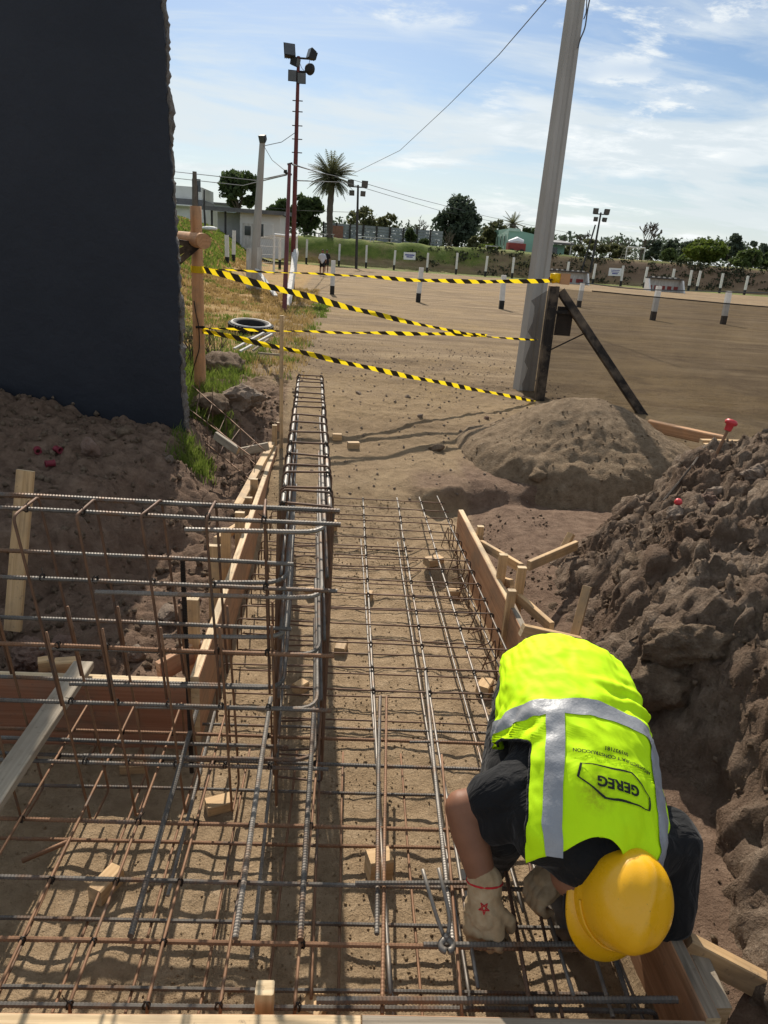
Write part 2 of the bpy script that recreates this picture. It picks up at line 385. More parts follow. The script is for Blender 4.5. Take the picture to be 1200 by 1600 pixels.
def heap_h(X, Y):
    # long spoil heap along the right edge of the trench
    foot = np.interp(Y, [0.3, 1.3, 1.6, 2.0, 2.6, 3.2, 4.0, 4.6, 5.2], [1.15, 1.20, 1.20, 1.20, 1.10, 1.10, 1.32, 1.75, 2.2])
    d = X - foot + 0.16*fbm(X*1.7+4, Y*1.7, 71, 3)
    steep = np.interp(Y, [0.5, 1.6, 2.4, 3.2, 4.2, 5], [0.22, 0.24, 0.34, 0.55, 0.85, 1.0])
    rise = np.interp(Y, [0.5, 1.5, 2.3, 3.0, 3.8, 4.4, 5.0, 5.6], [0.66, 0.74, 0.80, 0.82, 0.86, 0.80, 0.45, 0.0])
    z = 0.14 + rise*(sstep(0.0, steep, d)*0.72 + 0.28*sstep(0.3, 1.6, d))
    z = z - 0.55*sstep(0.0, 0.45, -d)
    ledge = np.maximum(fbm(X*1.9, Y*1.5, 73, 4, 0.55, True), -0.2)
    cl = np.maximum(fbm(X*5.5, Y*5.5, 75, 4, 0.6, True)-0.02, 0)
    k = sstep(0.0, 0.35, d); wx, wy = X+.05*fbm(X*6, Y*6, 81, 3), Y+.05*fbm(X*6+9, Y*6, 82, 3)
    z = z + k*(0.075*cells(wx*3.6, wy*3.6, 83) + 0.04*cells(wx*8.5, wy*8.5, 84) + 0.018*cells(wx*19, wy*19, 85))
    return z + k*(0.13*ledge + 0.06*fbm(X*4, Y*4, 74, 6, 0.63) + 0.02*cl + 0.010*np.maximum(fbm(X*15, Y*15, 79, 3, 0.6, True), 0))
heap_o = patch('spoil_heap', 0.75, 4.3, 0.4, 5.8, 0.015, heap_h, 'spoil', 'long heap of dug brown clods piled along the right board')
def roughen(o, amps, zmin=-9):
    me = o.data; n = len(me.vertices); co = np.empty(n*3, np.float32); no = np.empty(n*3, np.float32)
    me.vertices.foreach_get('co', co); me.vertices.foreach_get('normal', no); co = co.reshape(-1, 3); no = no.reshape(-1, 3)
    for i in range(n):
        if co[i, 2] < zmin: continue
        p = Vector(co[i]); w = p + Vector((mnoise.noise(p*7), mnoise.noise(p*7+Vector((5, 0, 0))), mnoise.noise(p*7+Vector((0, 5, 0)))))*.05; d = 0
        for (sc, a) in amps:
            f = mnoise.voronoi(w*sc)[0]; d += a*(min(f[1]-f[0], .35)*2.4 - f[0]*.8)
        d += .010*mnoise.noise(p*28) + .006*mnoise.noise(p*60); co[i] += no[i]*d
    me.vertices.foreach_set('co', co.ravel()); me.update()
roughen(heap_o, ((2.6, .042), (7.0, .026), (17.0, .013), (38.0, .006)), 0.05)
def surf_r(x, y):
    return max(hz(x, y), float(heap_h(np.array([x]), np.array([y]))[0]), float(mound_h(np.array([x]), np.array([y]))[0]) if y > 4.75 and x > 0.5 else -9)

# stones: a rough lump
def lump(name, loc, size, mat, seed, parent=None, sub=3, amp=0.28, rot=(0, 0, 0), flat=1.0):
    bm = bmesh.new(); bmesh.ops.create_icosphere(bm, subdivisions=sub, radius=1.0)
    E = Euler(rot).to_matrix()
    rg_ = random.Random(seed*13+1); planes = []
    for _ in range(13):
        nv = Vector((rg_.gauss(0, 1), rg_.gauss(0, 1), rg_.gauss(0, 1))).normalized(); planes.append((nv, rg_.uniform(.62, .95) if 'stone' in mat else rg_.uniform(.78, 1.08)))
    for v in bm.verts:
        d = v.co.normalized(); k = 1.1
        for (nv, h_) in planes:
            c = d.dot(nv)
            if c > .05: k = min(k, h_/c)
        q = d*1.6 + Vector((seed*3.7, seed*1.3, seed))
        k = k*(1 + amp*.35*mnoise.noise(q) + amp*.36*mnoise.noise(q*2.7) + amp*.30*(abs(mnoise.noise(q*5.1))-.25) + amp*.24*mnoise.noise(q*11))
        p = d*k; p = Vector((p.x*size[0], p.y*size[1], p.z*size[2])); v.co = E @ p
    me = bpy.data.meshes.new(name); bm.to_mesh(me); bm.free(); me.materials.append(MATS[mat])
    me.polygons.foreach_set('use_smooth', ['stone' not in mat]*len(me.polygons))
    o = link(name, me, parent); o.location = loc; return o

# small crumbs and pebbles scattered over earth, one uncountable mass per area
def crumbs(name, label, n, area, zf, rmin, rmax, mat, seed, dens=None, power=2.2):
    rg = np.random.default_rng(seed); V, Fc = [], []; off = 0
    base = np.array([(1, 0, 0), (-1, 0, 0), (0, 1, 0), (0, -1, 0), (0, 0, 1), (0, 0, -1)], float)
    bf = np.array([(0, 2, 4), (2, 1, 4), (1, 3, 4), (3, 0, 4), (2, 0, 5), (1, 2, 5), (3, 1, 5), (0, 3, 5)])
    x = rg.uniform(area[0], area[1], n); y = rg.uniform(area[2], area[3], n)
    if dens is not None: k = rg.uniform(0, 1, n) < dens(x, y); x, y = x[k], y[k]
    z = zf(x, y); r = rmin + (rmax-rmin)*rg.uniform(0, 1, len(x))**power*1.0
    for i in range(len(x)):
        sc = r[i]*rg.uniform(0.6, 1.15, 3); P = base*sc*rg.uniform(0.75, 1.2, (6, 1))
        a = rg.uniform(0, 6.28); c, s = math.cos(a), math.sin(a); M = np.array([[c, -s, 0], [s, c, 0], [0, 0, 1]])
        t = rg.uniform(-0.9, 0.9); c, s = math.cos(t), math.sin(t); M = M @ np.array([[1, 0, 0], [0, c, -s], [0, s, c]])
        V.append(P @ M.T + np.array([x[i], y[i], z[i]+r[i]*0.25])); Fc.append(bf+off); off += 6
    V = np.concatenate(V).astype(np.float32); Fc = np.concatenate(Fc).astype(np.int32)
    me = bpy.data.meshes.new(name); me.vertices.add(len(V)); me.vertices.foreach_set('co', V.ravel())
    me.loops.add(Fc.size); me.loops.foreach_set('vertex_index', Fc.ravel()); me.polygons.add(len(Fc)); me.polygons.foreach_set('loop_start', np.arange(0, Fc.size, 3))
    me.update(calc_edges=True); me.materials.append(MATS[mat]); o = stuff(link(name, me)); return tag(o, label, 'crumbs')
crumbs('heap_crumbs', 'loose crumbs of brown earth over the long spoil heap', 12000, (1.0, 3.6, 0.9, 5.3), heap_h, 0.002, 0.024, 'clod', 1, lambda x, y: (heap_h(x, y) > 0.12)*np.clip(.4+1.6*fbm(x*1.8, y*1.8, 95, 3), .03, 1), 5.0)
crumbs('mound_crumbs', 'grey crumbs and pebbles over the rounded earth mound', 3500, (0.6, 3.6, 4.8, 7.4), lambda x, y: np.maximum(mound_h(x, y), Hf(x, y)), 0.002, 0.016, 'mound_earth', 2, lambda x, y: np.where(mound_h(x, y) > Hf(x, y)-.01, np.where(y < 5.9, 1.0, 0.25), 0.03), 6.0)
crumbs('bank_crumbs', 'crumbs of red-brown earth on the left bank', 9000, (-3.6, -0.6, 2.5, 7.4), Hf, 0.003, 0.032, 'clod', 3, None, 5.5)
crumbs('trench_crumbs', 'sandy crumbs on the trench floor', 30000, (-2.0, 0.86, 1.05, 5.0), Hf, 0.001, 0.0075, 'trench_crumb', 4, lambda x, y: ((x > -0.5) | (y < 2.4))*np.clip(.5+1.4*fbm(x*1.7, y*1.7, 91, 3), .05, 1), 3.0)
crumbs('strip_crumbs', 'sandy crumbs between right board and spoil heap', 3200, (0.93, 1.5, 1.0, 4.9), lambda x, y: np.maximum(Hf(x, y), heap_h(x, y)), 0.002, 0.016, 'clod', 5, lambda x, y: np.clip(.4+1.5*fbm(x*2, y*2, 93, 3), .05, 1), 4.0)
crumbs('field_pebbles', 'scattered pebbles on the bare earth before the field', 2200, (-1.2, 2.6, 5.0, 12.0), Hf, 0.003, 0.020, 'stone', 6, None, 3.0)
# ================================================================== materials of the building site
pm('navy_paint', (0.0115, 0.0140, 0.0215), (0.018, 0.0205, 0.029), 1.4, 0.66, 0, 0.7, 7, 0.016, 'World', spec=0.35)
pm('mortar', (0.075, 0.066, 0.058), (0.19, 0.168, 0.148), 7, 0.95, 0, 0.8, 30, 0.02, 'World', c3=(0.07, 0.058, 0.05))
def wood(name, a, b_, c_, sc=(2.5, 2.5, 2.5), rough=0.7):
    m, nt, b = newmat(name)
    v = coords(nt, 'Object'); mp = N(nt, 'ShaderNodeMapping'); nt.links.new(v, mp.inputs[0]); mp.inputs['Scale'].default_value = (1, 1, 1)
    u = N(nt, 'ShaderNodeUVMap'); 
    g = noise(nt, coords(nt, 'UV', (1.2, 26, 1)), 1.0, 6, 0.62, 0.6)
    k = noise(nt, coords(nt, 'UV', (2.2, 4.5, 1)), 1.3, 4, 0.55, 0.8)
    c = ramp(nt, g, [(0.28, a), (0.52, b_), (0.75, c_)])
    c = mixc(nt, mrange(nt, k, 0.56, 0.72, 0, 0.6), c, tuple(x*0.55 for x in a))
    c = mixc(nt, mrange(nt, noise(nt, coords(nt, 'World'), 5, 4), 0.46, 0.68, 0, 0.6), c, (0.22, 0.165, 0.115))
    c = mixc(nt, mrange(nt, noise(nt, coords(nt, 'World'), 38, 5, 0.7), 0.60, 0.70, 0, 0.7), c, (0.16, 0.12, 0.085))
    nt.links.new(c, b.inputs['Base Color']); b.inputs['Roughness'].default_value = rough; b.inputs['Specular IOR Level'].default_value = 0.25
    bump(nt, b, g, 0.25, 0.003); return m
wood('pine', (0.42, 0.26, 0.12), (0.56, 0.37, 0.19), (0.66, 0.46, 0.26))
wood('pine_grey', (0.24, 0.20, 0.145), (0.36, 0.30, 0.225), (0.46, 0.39, 0.30))
wood('ply_face', (0.33, 0.165, 0.085), (0.44, 0.24, 0.13), (0.52, 0.31, 0.185))
wood('ply_red', (0.24, 0.095, 0.05), (0.33, 0.145, 0.08), (0.40, 0.20, 0.12))
wood('ply_edge', (0.40, 0.28, 0.15), (0.60, 0.45, 0.27), (0.68, 0.54, 0.35))
wood('ply_edge_grey', (0.12, 0.10, 0.075), (0.26, 0.215, 0.16), (0.36, 0.30, 0.23))
wood('ply_dark', (0.17, 0.10, 0.06), (0.26, 0.155, 0.09), (0.34, 0.21, 0.125))
wood('log_wood', (0.37, 0.185, 0.085), (0.50, 0.27, 0.135), (0.58, 0.34, 0.19))
wood('black_timber', (0.010, 0.008, 0.007), (0.018, 0.014, 0.012), (0.03, 0.023, 0.019))
def steel(name, c1, c2, rough, metal, rust=None):
    m, nt, b = newmat(name); v = coords(nt, 'World')
    n = noise(nt, v, 14, 6, 0.65)
    c = ramp(nt, n, [(0.35, c1), (0.68, c2)])
    if rust:
        c = mixc(nt, mrange(nt, noise(nt, v, 5.5, 6, 0.7), rust[1], rust[1]+0.14), c, rust[0])
    nt.links.new(c, b.inputs['Base Color']); b.inputs['Roughness'].default_value = rough; b.inputs['Metallic'].default_value = metal
    bump(nt, b, noise(nt, v, 260, 2), 0.2, 0.001); return m
steel('rebar', (0.075, 0.066, 0.057), (0.16, 0.142, 0.122), 0.55, 0.35, ((0.15, 0.08, 0.042), 0.50))
steel('rebar_bright', (0.15, 0.13, 0.11), (0.25, 0.225, 0.195), 0.5, 0.35, ((0.20, 0.125, 0.075), 0.53))
steel('rebar_rust', (0.16, 0.082, 0.042), (0.26, 0.14, 0.075), 0.68, 0.35, ((0.12, 0.10, 0.085), 0.56))
steel('stirrup', (0.10, 0.055, 0.035), (0.19, 0.105, 0.062), 0.66, 0.35, ((0.075, 0.062, 0.055), 0.55))
pm('tie_black', (0.012, 0.011, 0.010), (0.03, 0.02, 0.015), 30, 0.6, 0.3, 0)
pm('concrete', (0.40, 0.375, 0.34), (0.31, 0.285, 0.255), 2.2, 0.9, 0, 0.35, 60, 0.004, 'World', (1, 1, 0.4))
pm('rubber', (0.012, 0.012, 0.013), (0.03, 0.029, 0.028), 20, 0.75, 0, 0.3, 40)
pm('white_paint', (0.74, 0.73, 0.70), (0.60, 0.585, 0.55), 6, 0.65, 0, 0.15, 40, kind='World')
pm('white_worn', (0.60, 0.58, 0.54), (0.36, 0.335, 0.30), 9, 0.8, 0, 0.4, 50, kind='World', stretch=(1, 1, 0.25))
pm('black_paint', (0.012, 0.012, 0.012), (0.028, 0.026, 0.024), 9, 0.6, 0, 0.1)
pm('red_plastic', (0.62, 0.05, 0.055), (0.45, 0.03, 0.04), 5, 0.45, 0, 0, spec=0.45)
pm('maroon_plastic', (0.15, 0.018, 0.028), (0.20, 0.024, 0.038), 8, 0.5, 0, 0.1)
pm('oxide_paint', (0.10, 0.022, 0.02), (0.16, 0.04, 0.032), 3, 0.6, 0.1, 0.2)
pm('tape_yellow', (0.86, 0.66, 0.02), (0.74, 0.55, 0.015), 3, 0.45, 0, 0.15, 30, 0.004)
pm('tape_black', (0.025, 0.022, 0.018), (0.05, 0.042, 0.03), 3, 0.45, 0, 0.15, 30, 0.004)
pm('wire_grey', (0.07, 0.07, 0.07), (0.12, 0.12, 0.12), 3, 0.6, 0.3, 0)

def translucent(name, fac):
    nt = MATS[name].node_tree; b = nt.nodes['Principled BSDF']; t = N(nt, 'ShaderNodeBsdfTranslucent'); mx = N(nt, 'ShaderNodeMixShader'); mx.inputs[0].default_value = fac
    nt.links.new(b.inputs['Base Color'].links[0].from_socket, t.inputs[0]); nt.links.new(b.outputs[0], mx.inputs[1]); nt.links.new(t.outputs[0], mx.inputs[2]); nt.links.new(mx.outputs[0], nt.nodes['Material Output'].inputs['Surface'])
translucent('tape_yellow', .5)
# planks with uv along the grain, edges a little uneven
def plank(name, p0, p1, w, h, mat, up=(0, 0, 1), parent=None, endmat=None, jag=0.0, topmat=None, uvs=1.0):
    p0, p1 = Vector(p0), Vector(p1); d = p1-p0; L = d.length; d = d/L; up = Vector(up)
    if abs(d.dot(up)) > 0.97: up = Vector((0, 1, 0))
    x = d.cross(up).normalized(); z = x.cross(d).normalized(); so = random.random()*30
    n = max(2, int(L/0.12)); bv = min(w, h)*0.09; prof = []
    for sx, sz in ((-1, -1), (1, -1), (1, 1), (-1, 1)):
        for k in (0, 1):
            a = (sx*(w/2 - (bv if (k ^ (sx*sz < 0)) else 0)), sz*(h/2 - (0 if (k ^ (sx*sz < 0)) else bv)))
            prof.append(a)
    prof = []
    for (sx, sz) in ((-1, -1), (1, -1), (1, 1), (-1, 1)):
        A = (sx*w/2, sz*(h/2-bv)); B = (sx*(w/2-bv), sz*h/2)
        prof += [A, B] if sx*sz > 0 else [B, A]
    V, Fc, mi = [], [], []
    for i in range(n+1):
        t = i/n; wob = 0.0015
        for (a, c) in prof:
            j = jag*(mnoise.noise(Vector((so+t*L*9, a*40, c*40)))) if c > 0 else 0
            V.append(p0 + d*(t*L) + x*(a+mnoise.noise(Vector((so+t*L*2.1, 1, 0)))*wob) + z*(c+j+mnoise.noise(Vector((so+t*L*1.7, 0, 5)))*wob))
    m = 8
    for i in range(n):
        for k in range(m):
            k2 = (k+1) % m; Fc.append((i*m+k, i*m+k2, (i+1)*m+k2, (i+1)*m+k)); mi.append(2 if (prof[k][1] > 0 and prof[k2][1] > 0 and abs(prof[k][1]-prof[k2][1]) < 1e-6) else 0)
    Fc.append(tuple(range(m-1, -1, -1))); mi.append(1); Fc.append(tuple(n*m+k for k in range(m))); mi.append(1)
    me = bpy.data.meshes.new(name); me.from_pydata([tuple(v) for v in V], [], Fc)
    for q in (mat, endmat or mat, topmat or mat): me.materials.append(MATS[q])
    me.polygons.foreach_set('material_index', mi)
    uv = me.uv_layers.new(name='UVMap'); per = [0]
    for k in range(m): a, b2 = prof[k], prof[(k+1) % m]; per.append(per[-1]+math.hypot(a[0]-b2[0], a[1]-b2[1]))
    for poly in me.polygons:
        for li, vi in zip(poly.loop_indices, poly.vertices):
            i, k = divmod(vi, m); kk = k
            if poly.index < n*m and k == 0 and (poly.index % m) == m-1: kk = m
            if poly.index >= n*m: uv.data[li].uv = (prof[k][0]*3+so, prof[k][1]*3)
            else: uv.data[li].uv = (i/n*L*uvs + so, per[kk]*uvs*3)
    me.update(); return link(name, me, parent)

# ------------------------------------------------------------------ painted wall with broken edge
wall = empty('painted_wall', 'tall dark navy plastered wall with rough broken right edge', 'wall')
WY0, WX, WT = 5.5, -1.222, 0.10
def wall_edge(z):   # jagged outline of the plaster towards the broken end
    return -0.02 - 0.032*mnoise.noise(Vector((z*0.9, 3.3, 0))) - 0.020*mnoise.noise(Vector((z*3.1, 1.1, 0))) - 0.012*mnoise.noise(Vector((z*23, 2.1, 0))) - 0.012*mnoise.noise(Vector((z*15, 7.1, 0)))
zs = np.arange(0.0, 4.25, 0.02); b_ = MB()
cols = [-6.0, -4.5, -3.2, -2.4, -1.9, -1.6, -1.45]
vs = []
def yfront(x): return WY0 - (x-WX)*0.08
for z in zs:
    xr = WX + wall_edge(z)
    row = cols + [xr]
    for x in row: vs.append((x-.025*(z-.6), yfront(x), z))
    vs.append((xr+0.004-.025*(z-.6), yfront(xr)+0.02, z))
n = len(cols)+2; fs = [(i*n+k, i*n+k+1, (i+1)*n+k+1, (i+1)*n+k) for i in range(len(zs)-1) for k in range(n-1)]
b_.add(vs, fs); b_.build('plaster_face', 'navy_paint', wall)
b_ = MB(); vs = []; m_ = 14
for z in zs:
    for k in range(m_):
        t = k/(m_-1)
        if t < 0.3: x, y = WX-0.14+0.14*(t/0.3), yfront(WX-0.14+0.14*(t/0.3))+0.014
        else: x, y = WX, yfront(WX)+0.012+(t-0.3)/0.7*WT
        q = Vector((x*9, y*9, z*9)); nn = mnoise.noise(q*0.5)*0.012 + mnoise.noise(q)*0.014 + mnoise.noise(q*2.3)*0.014 + mnoise.noise(q*5)*0.012 + max(0, mnoise.noise(Vector((3, 1, z*4.2))))*0.02
        course = 0.012*(1 if (z % 0.19) < 0.022 else 0)
        x += (nn - course)*(1 if t >= 0.25 else 0.2) - 0.01; y += (abs(mnoise.noise(q+Vector((5, 5, 5))))*0.03 if t < 0.4 else 0)
        vs.append((x-.025*(z-.6), y, z))
fs = [(i*m_+k, i*m_+k+1, (i+1)*m_+k+1, (i+1)*m_+k) for i in range(len(zs)-1) for k in range(m_-1)]
b_.add(vs, fs); b_.build('broken_edge', 'mortar', wall)
b_ = MB(); b_.box((-3.76, WY0+0.46, 2.11), (4.7, 0.2, 4.23)); b_.build('wall_core', 'mortar', wall)

# ------------------------------------------------------------------ formwork
BT = 0.31
def board(name, p0, p1, label, zb=-0.03, zt=BT, th=0.036, top='ply_edge', face='ply_face'):
    p0, p1 = Vector(p0), Vector(p1); zc = (zb+zt)/2
    o = plank(name, (p0.x, p0.y, zc), (p1.x, p1.y, zc), th, zt-zb, face, endmat='ply_edge', topmat=top, jag=0.0015)
    return tag(o, label, 'formwork board', 'formwork boards round the footing')
bl0, bl1 = atz(312, 1058, BT), atz(441, 678, BT)
XL = bl0.x
board('formwork_board', (XL-0.02, bl0.y, 0), (bl1.x-0.02, 5.9, 0), 'long plywood formwork board along the left side of the trench')
YB = atz(150, 1062, BT).y
board('formwork_board', (-2.6, YB+0.02, 0), (XL-0.042, YB+0.02, 0), 'reddish plywood formwork board crossing behind the left rebar cage', face='ply_red')
br0, br1, brm = atz(716, 796, BT), atz(1100, 1592, BT), atz(790, 938, BT)
board('formwork_board', br0+Vector((.018, 0, 0)), brm+Vector((.018, 0.006, 0)), 'plywood formwork board at the far end of the right side')
board('formwork_board', brm+Vector((.024, -0.004, 0)), br1+Vector((.024, -0.0, 0)), 'plywood formwork board on the right behind the bending worker', zt=BT+0.004, top='ply_edge_grey')
YN = br1.y + 0.012
board('formwork_board', (-1.6, YN-0.022, 0), (0.10, YN-0.022, 0), 'near plywood formwork board along the bottom left edge', zt=BT-0.004)
board('formwork_board', (0.104, YN-0.022, 0), (br1.x+0.0, YN-0.03, 0), 'near grey plywood formwork board under the hard hat', zt=BT-0.002, top='ply_edge_grey')
plank_l = plank('loose_plank', (0.2, YN-0.10, BT-0.03), (1.25, YN-0.11, BT-0.03), 0.07, 0.03, 'pine_grey'); tag(plank_l, 'weathered plank lying along the near board at bottom right', 'plank')

def stake(pxt, Y, label, h=0.4, w=0.045, d=0.03, lean=(0, 0), mat='pine', name='wooden_stake', cat='stake', rz=0):
    t = aty(pxt[0], pxt[1], Y); bt = Vector((t.x+lean[0], t.y+lean[1], t.z-h))
    o = plank(name, bt, t, w, d, mat, up=(math.sin(rz), math.cos(rz), 0), endmat='ply_edge')
    return tag(o, label, cat, 'stakes holding the formwork')
# left of the long left board
xs_ = XL-0.075
def stake_x(px, py, X, label, h=0.45, **k):
    v = ray(px, py); Y = X/v.x*v.y; return stake((px, py), Y, label, h, **k)
stake_x(301, 935, xs_, 'short square stake at the board corner, lowest on the left', 0.42, w=0.05)
stake_x(335, 852, xs_-.03, 'wide stake behind the left board above the lowest stake', 0.42, w=0.06)
stake_x(353, 826, xs_-.0, 'pale stake leaning on the left board by a brace', 0.40, w=0.05)
stake_x(375, 800, xs_-.0, 'stake standing where the cage top bars cross the left board', 0.38, w=0.055)
stake_x(397, 748, xs_-.02, 'stake halfway along the left board', 0.40, w=0.05)
stake_x(387, 777, xs_-.03, 'short stake next to the halfway stake of the left board', 0.34, w=0.06)
stake_x(429, 664, xs_-.0, 'thin stake at the far end of the left board', 0.5, w=0.04)
stake_x(436, 660, xs_+.0, 'reddish stub of a stake at the far end of the left board', 0.3, w=0.04, mat='log_wood')
tall = aty(440, 493, 5.9); o = plank('marking_lath', (tall.x+0.02, 5.9, 0.1), tall, 0.03, 0.022, 'pine', endmat='ply_edge'); tag(o, 'tall thin upright lath at the end of the left board', 'lath')
a_, c_ = atz(425, 693, 0.34), atz(372, 790, 0.30)
o = plank('long_batten', a_, c_, 0.055, 0.03, 'pine', endmat='ply_edge'); tag(o, 'long pale batten lying parallel behind the left board', 'batten')
o = plank('brace_batten', atz(337, 846, 0.26), atz(398, 806, 0.22), 0.03, 0.05, 'pine', endmat='ply_edge'); tag(o, 'short brace nailed between two stakes of the left board', 'batten')
o = plank('brace_batten', atz(248, 1050, 0.28), atz(300, 1020, 0.30), 0.03, 0.09, 'ply_face', endmat='ply_edge'); tag(o, 'triangular reddish brace at the corner of the left boards', 'batten')
# upright plank and loose plank across the left cage
t0, t1 = aty(40, 735, 3.15), aty(20, 985, 3.0); o = plank('upright_plank', t1, t0, 0.075, 0.025, 'pine', up=(0, 1, 0), endmat='ply_edge'); tag(o, 'upright pine plank standing in the pit behind the left cage', 'plank')
p0, p1 = aty(131, 1038, 2.42), atz(-40, 1290, 0.36); o = plank('loose_plank', p0, p1, 0.075, 0.028, 'pine_grey', endmat='ply_edge'); tag(o, 'weathered grey plank lying slanted across the left cage', 'plank')
for (px, py, sx, lb) in ((70, 1046, .05, 'small pine offcut behind the crossing board, left of the slanted plank'), (104, 1047, .09, 'flat pine offcut behind the crossing board beside the slanted plank')):
    t = aty(px, py-6, 2.50); o = plank('wood_offcut', t+Vector((-sx/2, 0, 0)), t+Vector((sx/2, 0.02, 0)), 0.05, 0.05, 'pine', endmat='ply_edge'); tag(o, lb, 'wood block')
# right side stakes and braces
def pl2(name, a, b_, w, h, lb, cat='batten', mat='pine', up=(0, 0, 1)): return tag(plank(name, a, b_, w, h, mat, endmat='ply_edge', up=up), lb, cat)
XR = br0.x+0.06
stake_x(751, 822, XR+.01, 'stake behind the far end of the right board', 0.42, w=0.04)
stake_x(787, 866, XR+.02, 'rounded stake second from the far end of the right board', 0.46, w=0.045)
stake_x(800, 922, XR+.0, 'short stake touching the right board above the worker', 0.30, w=0.04)
stake_x(816, 886, XR+.08, 'tall stake where the braces meet on the right', 0.46, w=0.045)
g1 = aty(918, 916, 3.0); o = pl2('leaning_stake', aty(897, 996, 2.92), g1, 0.04, 0.03, 'leaning stake nearest the spoil heap above the worker', 'stake')
pl2('brace_batten', aty(752, 850, 3.98), aty(815, 888, 3.45), 0.025, 0.05, 'brace from the far stake to the tall stake')
pl2('brace_batten', aty(826, 884, 3.45), aty(900, 852, 3.75), 0.025, 0.055, 'brace rising from the tall stake towards the mound')
pl2('wooden_stake', aty(876, 866, 3.8), aty(893, 834, 3.85), 0.04, 0.03, 'short stake at the end of the rising brace', 'stake')
pl2('brace_batten', aty(806, 930, 3.3), aty(862, 980, 2.95), 0.025, 0.05, 'brace slanting down from the tall stake to the ground')
pl2('brace_batten', aty(815, 984, 2.80), aty(905, 1004, 2.85), 0.03, 0.055, 'horizontal brace just behind the worker')
pl2('brace_batten', aty(775, 905, 3.55), aty(800, 912, 3.4), 0.025, 0.045, 'short crosspiece between the two middle stakes on the right')
pl2('brace_batten', atz(1068, 1476, 0.27), atz(1230, 1560, 0.16), 0.035, 0.07, 'pine brace slanting down beside the right board at bottom right')
pl2('concrete_spacer', atz(1078, 1490, 0.22), atz(1122, 1592, 0.20), 0.05, 0.09, 'grey weathered timber beside the right board corner', 'timber', 'pine_grey')

# ------------------------------------------------------------------ reinforcement
def fillet(pts, r, seg=5):
    pts = [Vector(p) for p in pts]; out = [pts[0]]
    for i in range(1, len(pts)-1):
        a, b_, c_ = pts[i-1], pts[i], pts[i+1]; u = (a-b_); w = (c_-b_); lu, lw = u.length, w.length
        if lu < 1e-6 or lw < 1e-6: continue
        rr = min(r, lu*0.49, lw*0.49); u, w = u/lu, w/lw; A, B = b_+u*rr, b_+w*rr
        for k in range(seg+1):
            t = k/seg; out.append(A*(1-t)**2 + b_*(2*t*(1-t)) + B*t*t)
    out.append(pts[-1]); return out
def rebar(parent, pts, dia, mat, ribs=True, name='bar', fr=0.04, sag=0.0):
    pts = fillet(pts, fr) if len(pts) > 2 else [Vector(p) for p in pts]
    r = dia/2; b_ = MB()
    # resample
    tot = sum((pts[i+1]-pts[i]).length for i in range(len(pts)-1))
    if ribs:
        st = 0.0045 if dia >= 0.011 else 0.005; fine = []; 
        for i in range(len(pts)-1):
            L = (pts[i+1]-pts[i]).length; k = max(1, int(L/st))
            for j in range(k): fine.append(pts[i].lerp(pts[i+1], j/k))
        fine.append(pts[-1]); so = random.random()*20; acc = 0; outp = []
        for i, p in enumerate(fine):
            if i: acc += (fine[i]-fine[i-1]).length
            outp.append(p + Vector((0, 0, 1))*(mnoise.noise(Vector((so+acc*1.5, 0, 0)))*0.0035) + Vector((mnoise.noise(Vector((0, so+acc*1.5, 0)))*0.0025, 0, 0)))
        rs = [r*(1.10 if (i % 2) else 0.93) for i in range(len(outp))]
        b_.tube(outp, rs, 7)
    else:
        so = random.random()*20; fine = []
        for i in range(len(pts)-1):
            L = (pts[i+1]-pts[i]).length; k = max(1, int(L/0.08))
            for j in range(k): fine.append(pts[i].lerp(pts[i+1], j/k))
        fine.append(pts[-1])
        fine = [p + Vector((mnoise.noise(Vector((so, i*0.17, 0))), mnoise.noise(Vector((i*0.17, so, 0))), mnoise.noise(Vector((so, 0, i*0.17)))))*0.0035 for i, p in enumerate(fine)]
        b_.tube(fine, r, 7)
    return b_.build(name, mat, parent, smooth=not ribs)
TIES = {}
def tie(cage, p):
    b_ = TIES.setdefault(cage.name, (MB(), cage))[0]; p = Vector(p); r = 0.009
    for k in range(2):
        a = random.uniform(0.5, 1.0)*(1 if k else -1); u = Vector((math.cos(a), math.sin(a), 0)); q = []
        for j in range(8):
            t = 2*math.pi*j/7; q.append(p + u*(math.cos(t)*r) + Vector((0, 0, 1))*(math.sin(t)*r*1.3))
        b_.tube(q, 0.0022, 4, False)
    e = p + Vector((jit(.018), jit(.018), random.uniform(.008, .024)))
    b_.tube([p + Vector((0, 0, .006)), p.lerp(e, .5)+Vector((jit(.004), 0, .004)), e], 0.0013, 4)

# --- lower and upper mesh of the crossing footing
ZU, ZL = 0.25, 0.06
mesh_b = empty('reinforcement_mesh', 'rusty double rebar mesh of the wide near footing at bottom left', 'rebar mesh')
UPY = [2.34, 2.13, 1.99, 1.72, 1.51, 1.325, 1.165]; LOY = [2.44, 2.10, 1.85, 1.575, 1.37]
UPY = [atz(590, y, ZU).y for y in (1157, 1198, 1295, 1387, 1480, 1577)]
LOY = [atz(590, y, ZL).y for y in (1138, 1238, 1326, 1441, 1545)]
xr = lambda y: br1.x + (y-br1.y)*(br0.x-br1.x)/(br0.y-br1.y)
random.seed(21)
for i, y in enumerate(UPY):
    x1 = xr(y)-0.07; yl = y + jit(.012)
    hook = [(x1, y, ZU), (x1, y, ZL+0.03), (x1-0.08, y, ZL+0.03)] if i in (1, 3, 5) else [(x1, y, ZU)]
    rebar(mesh_b, [(-2.3, yl+0.02, ZU), *hook], 0.0125, 'rebar' if i % 2 else 'rebar_rust', True, fr=0.03)
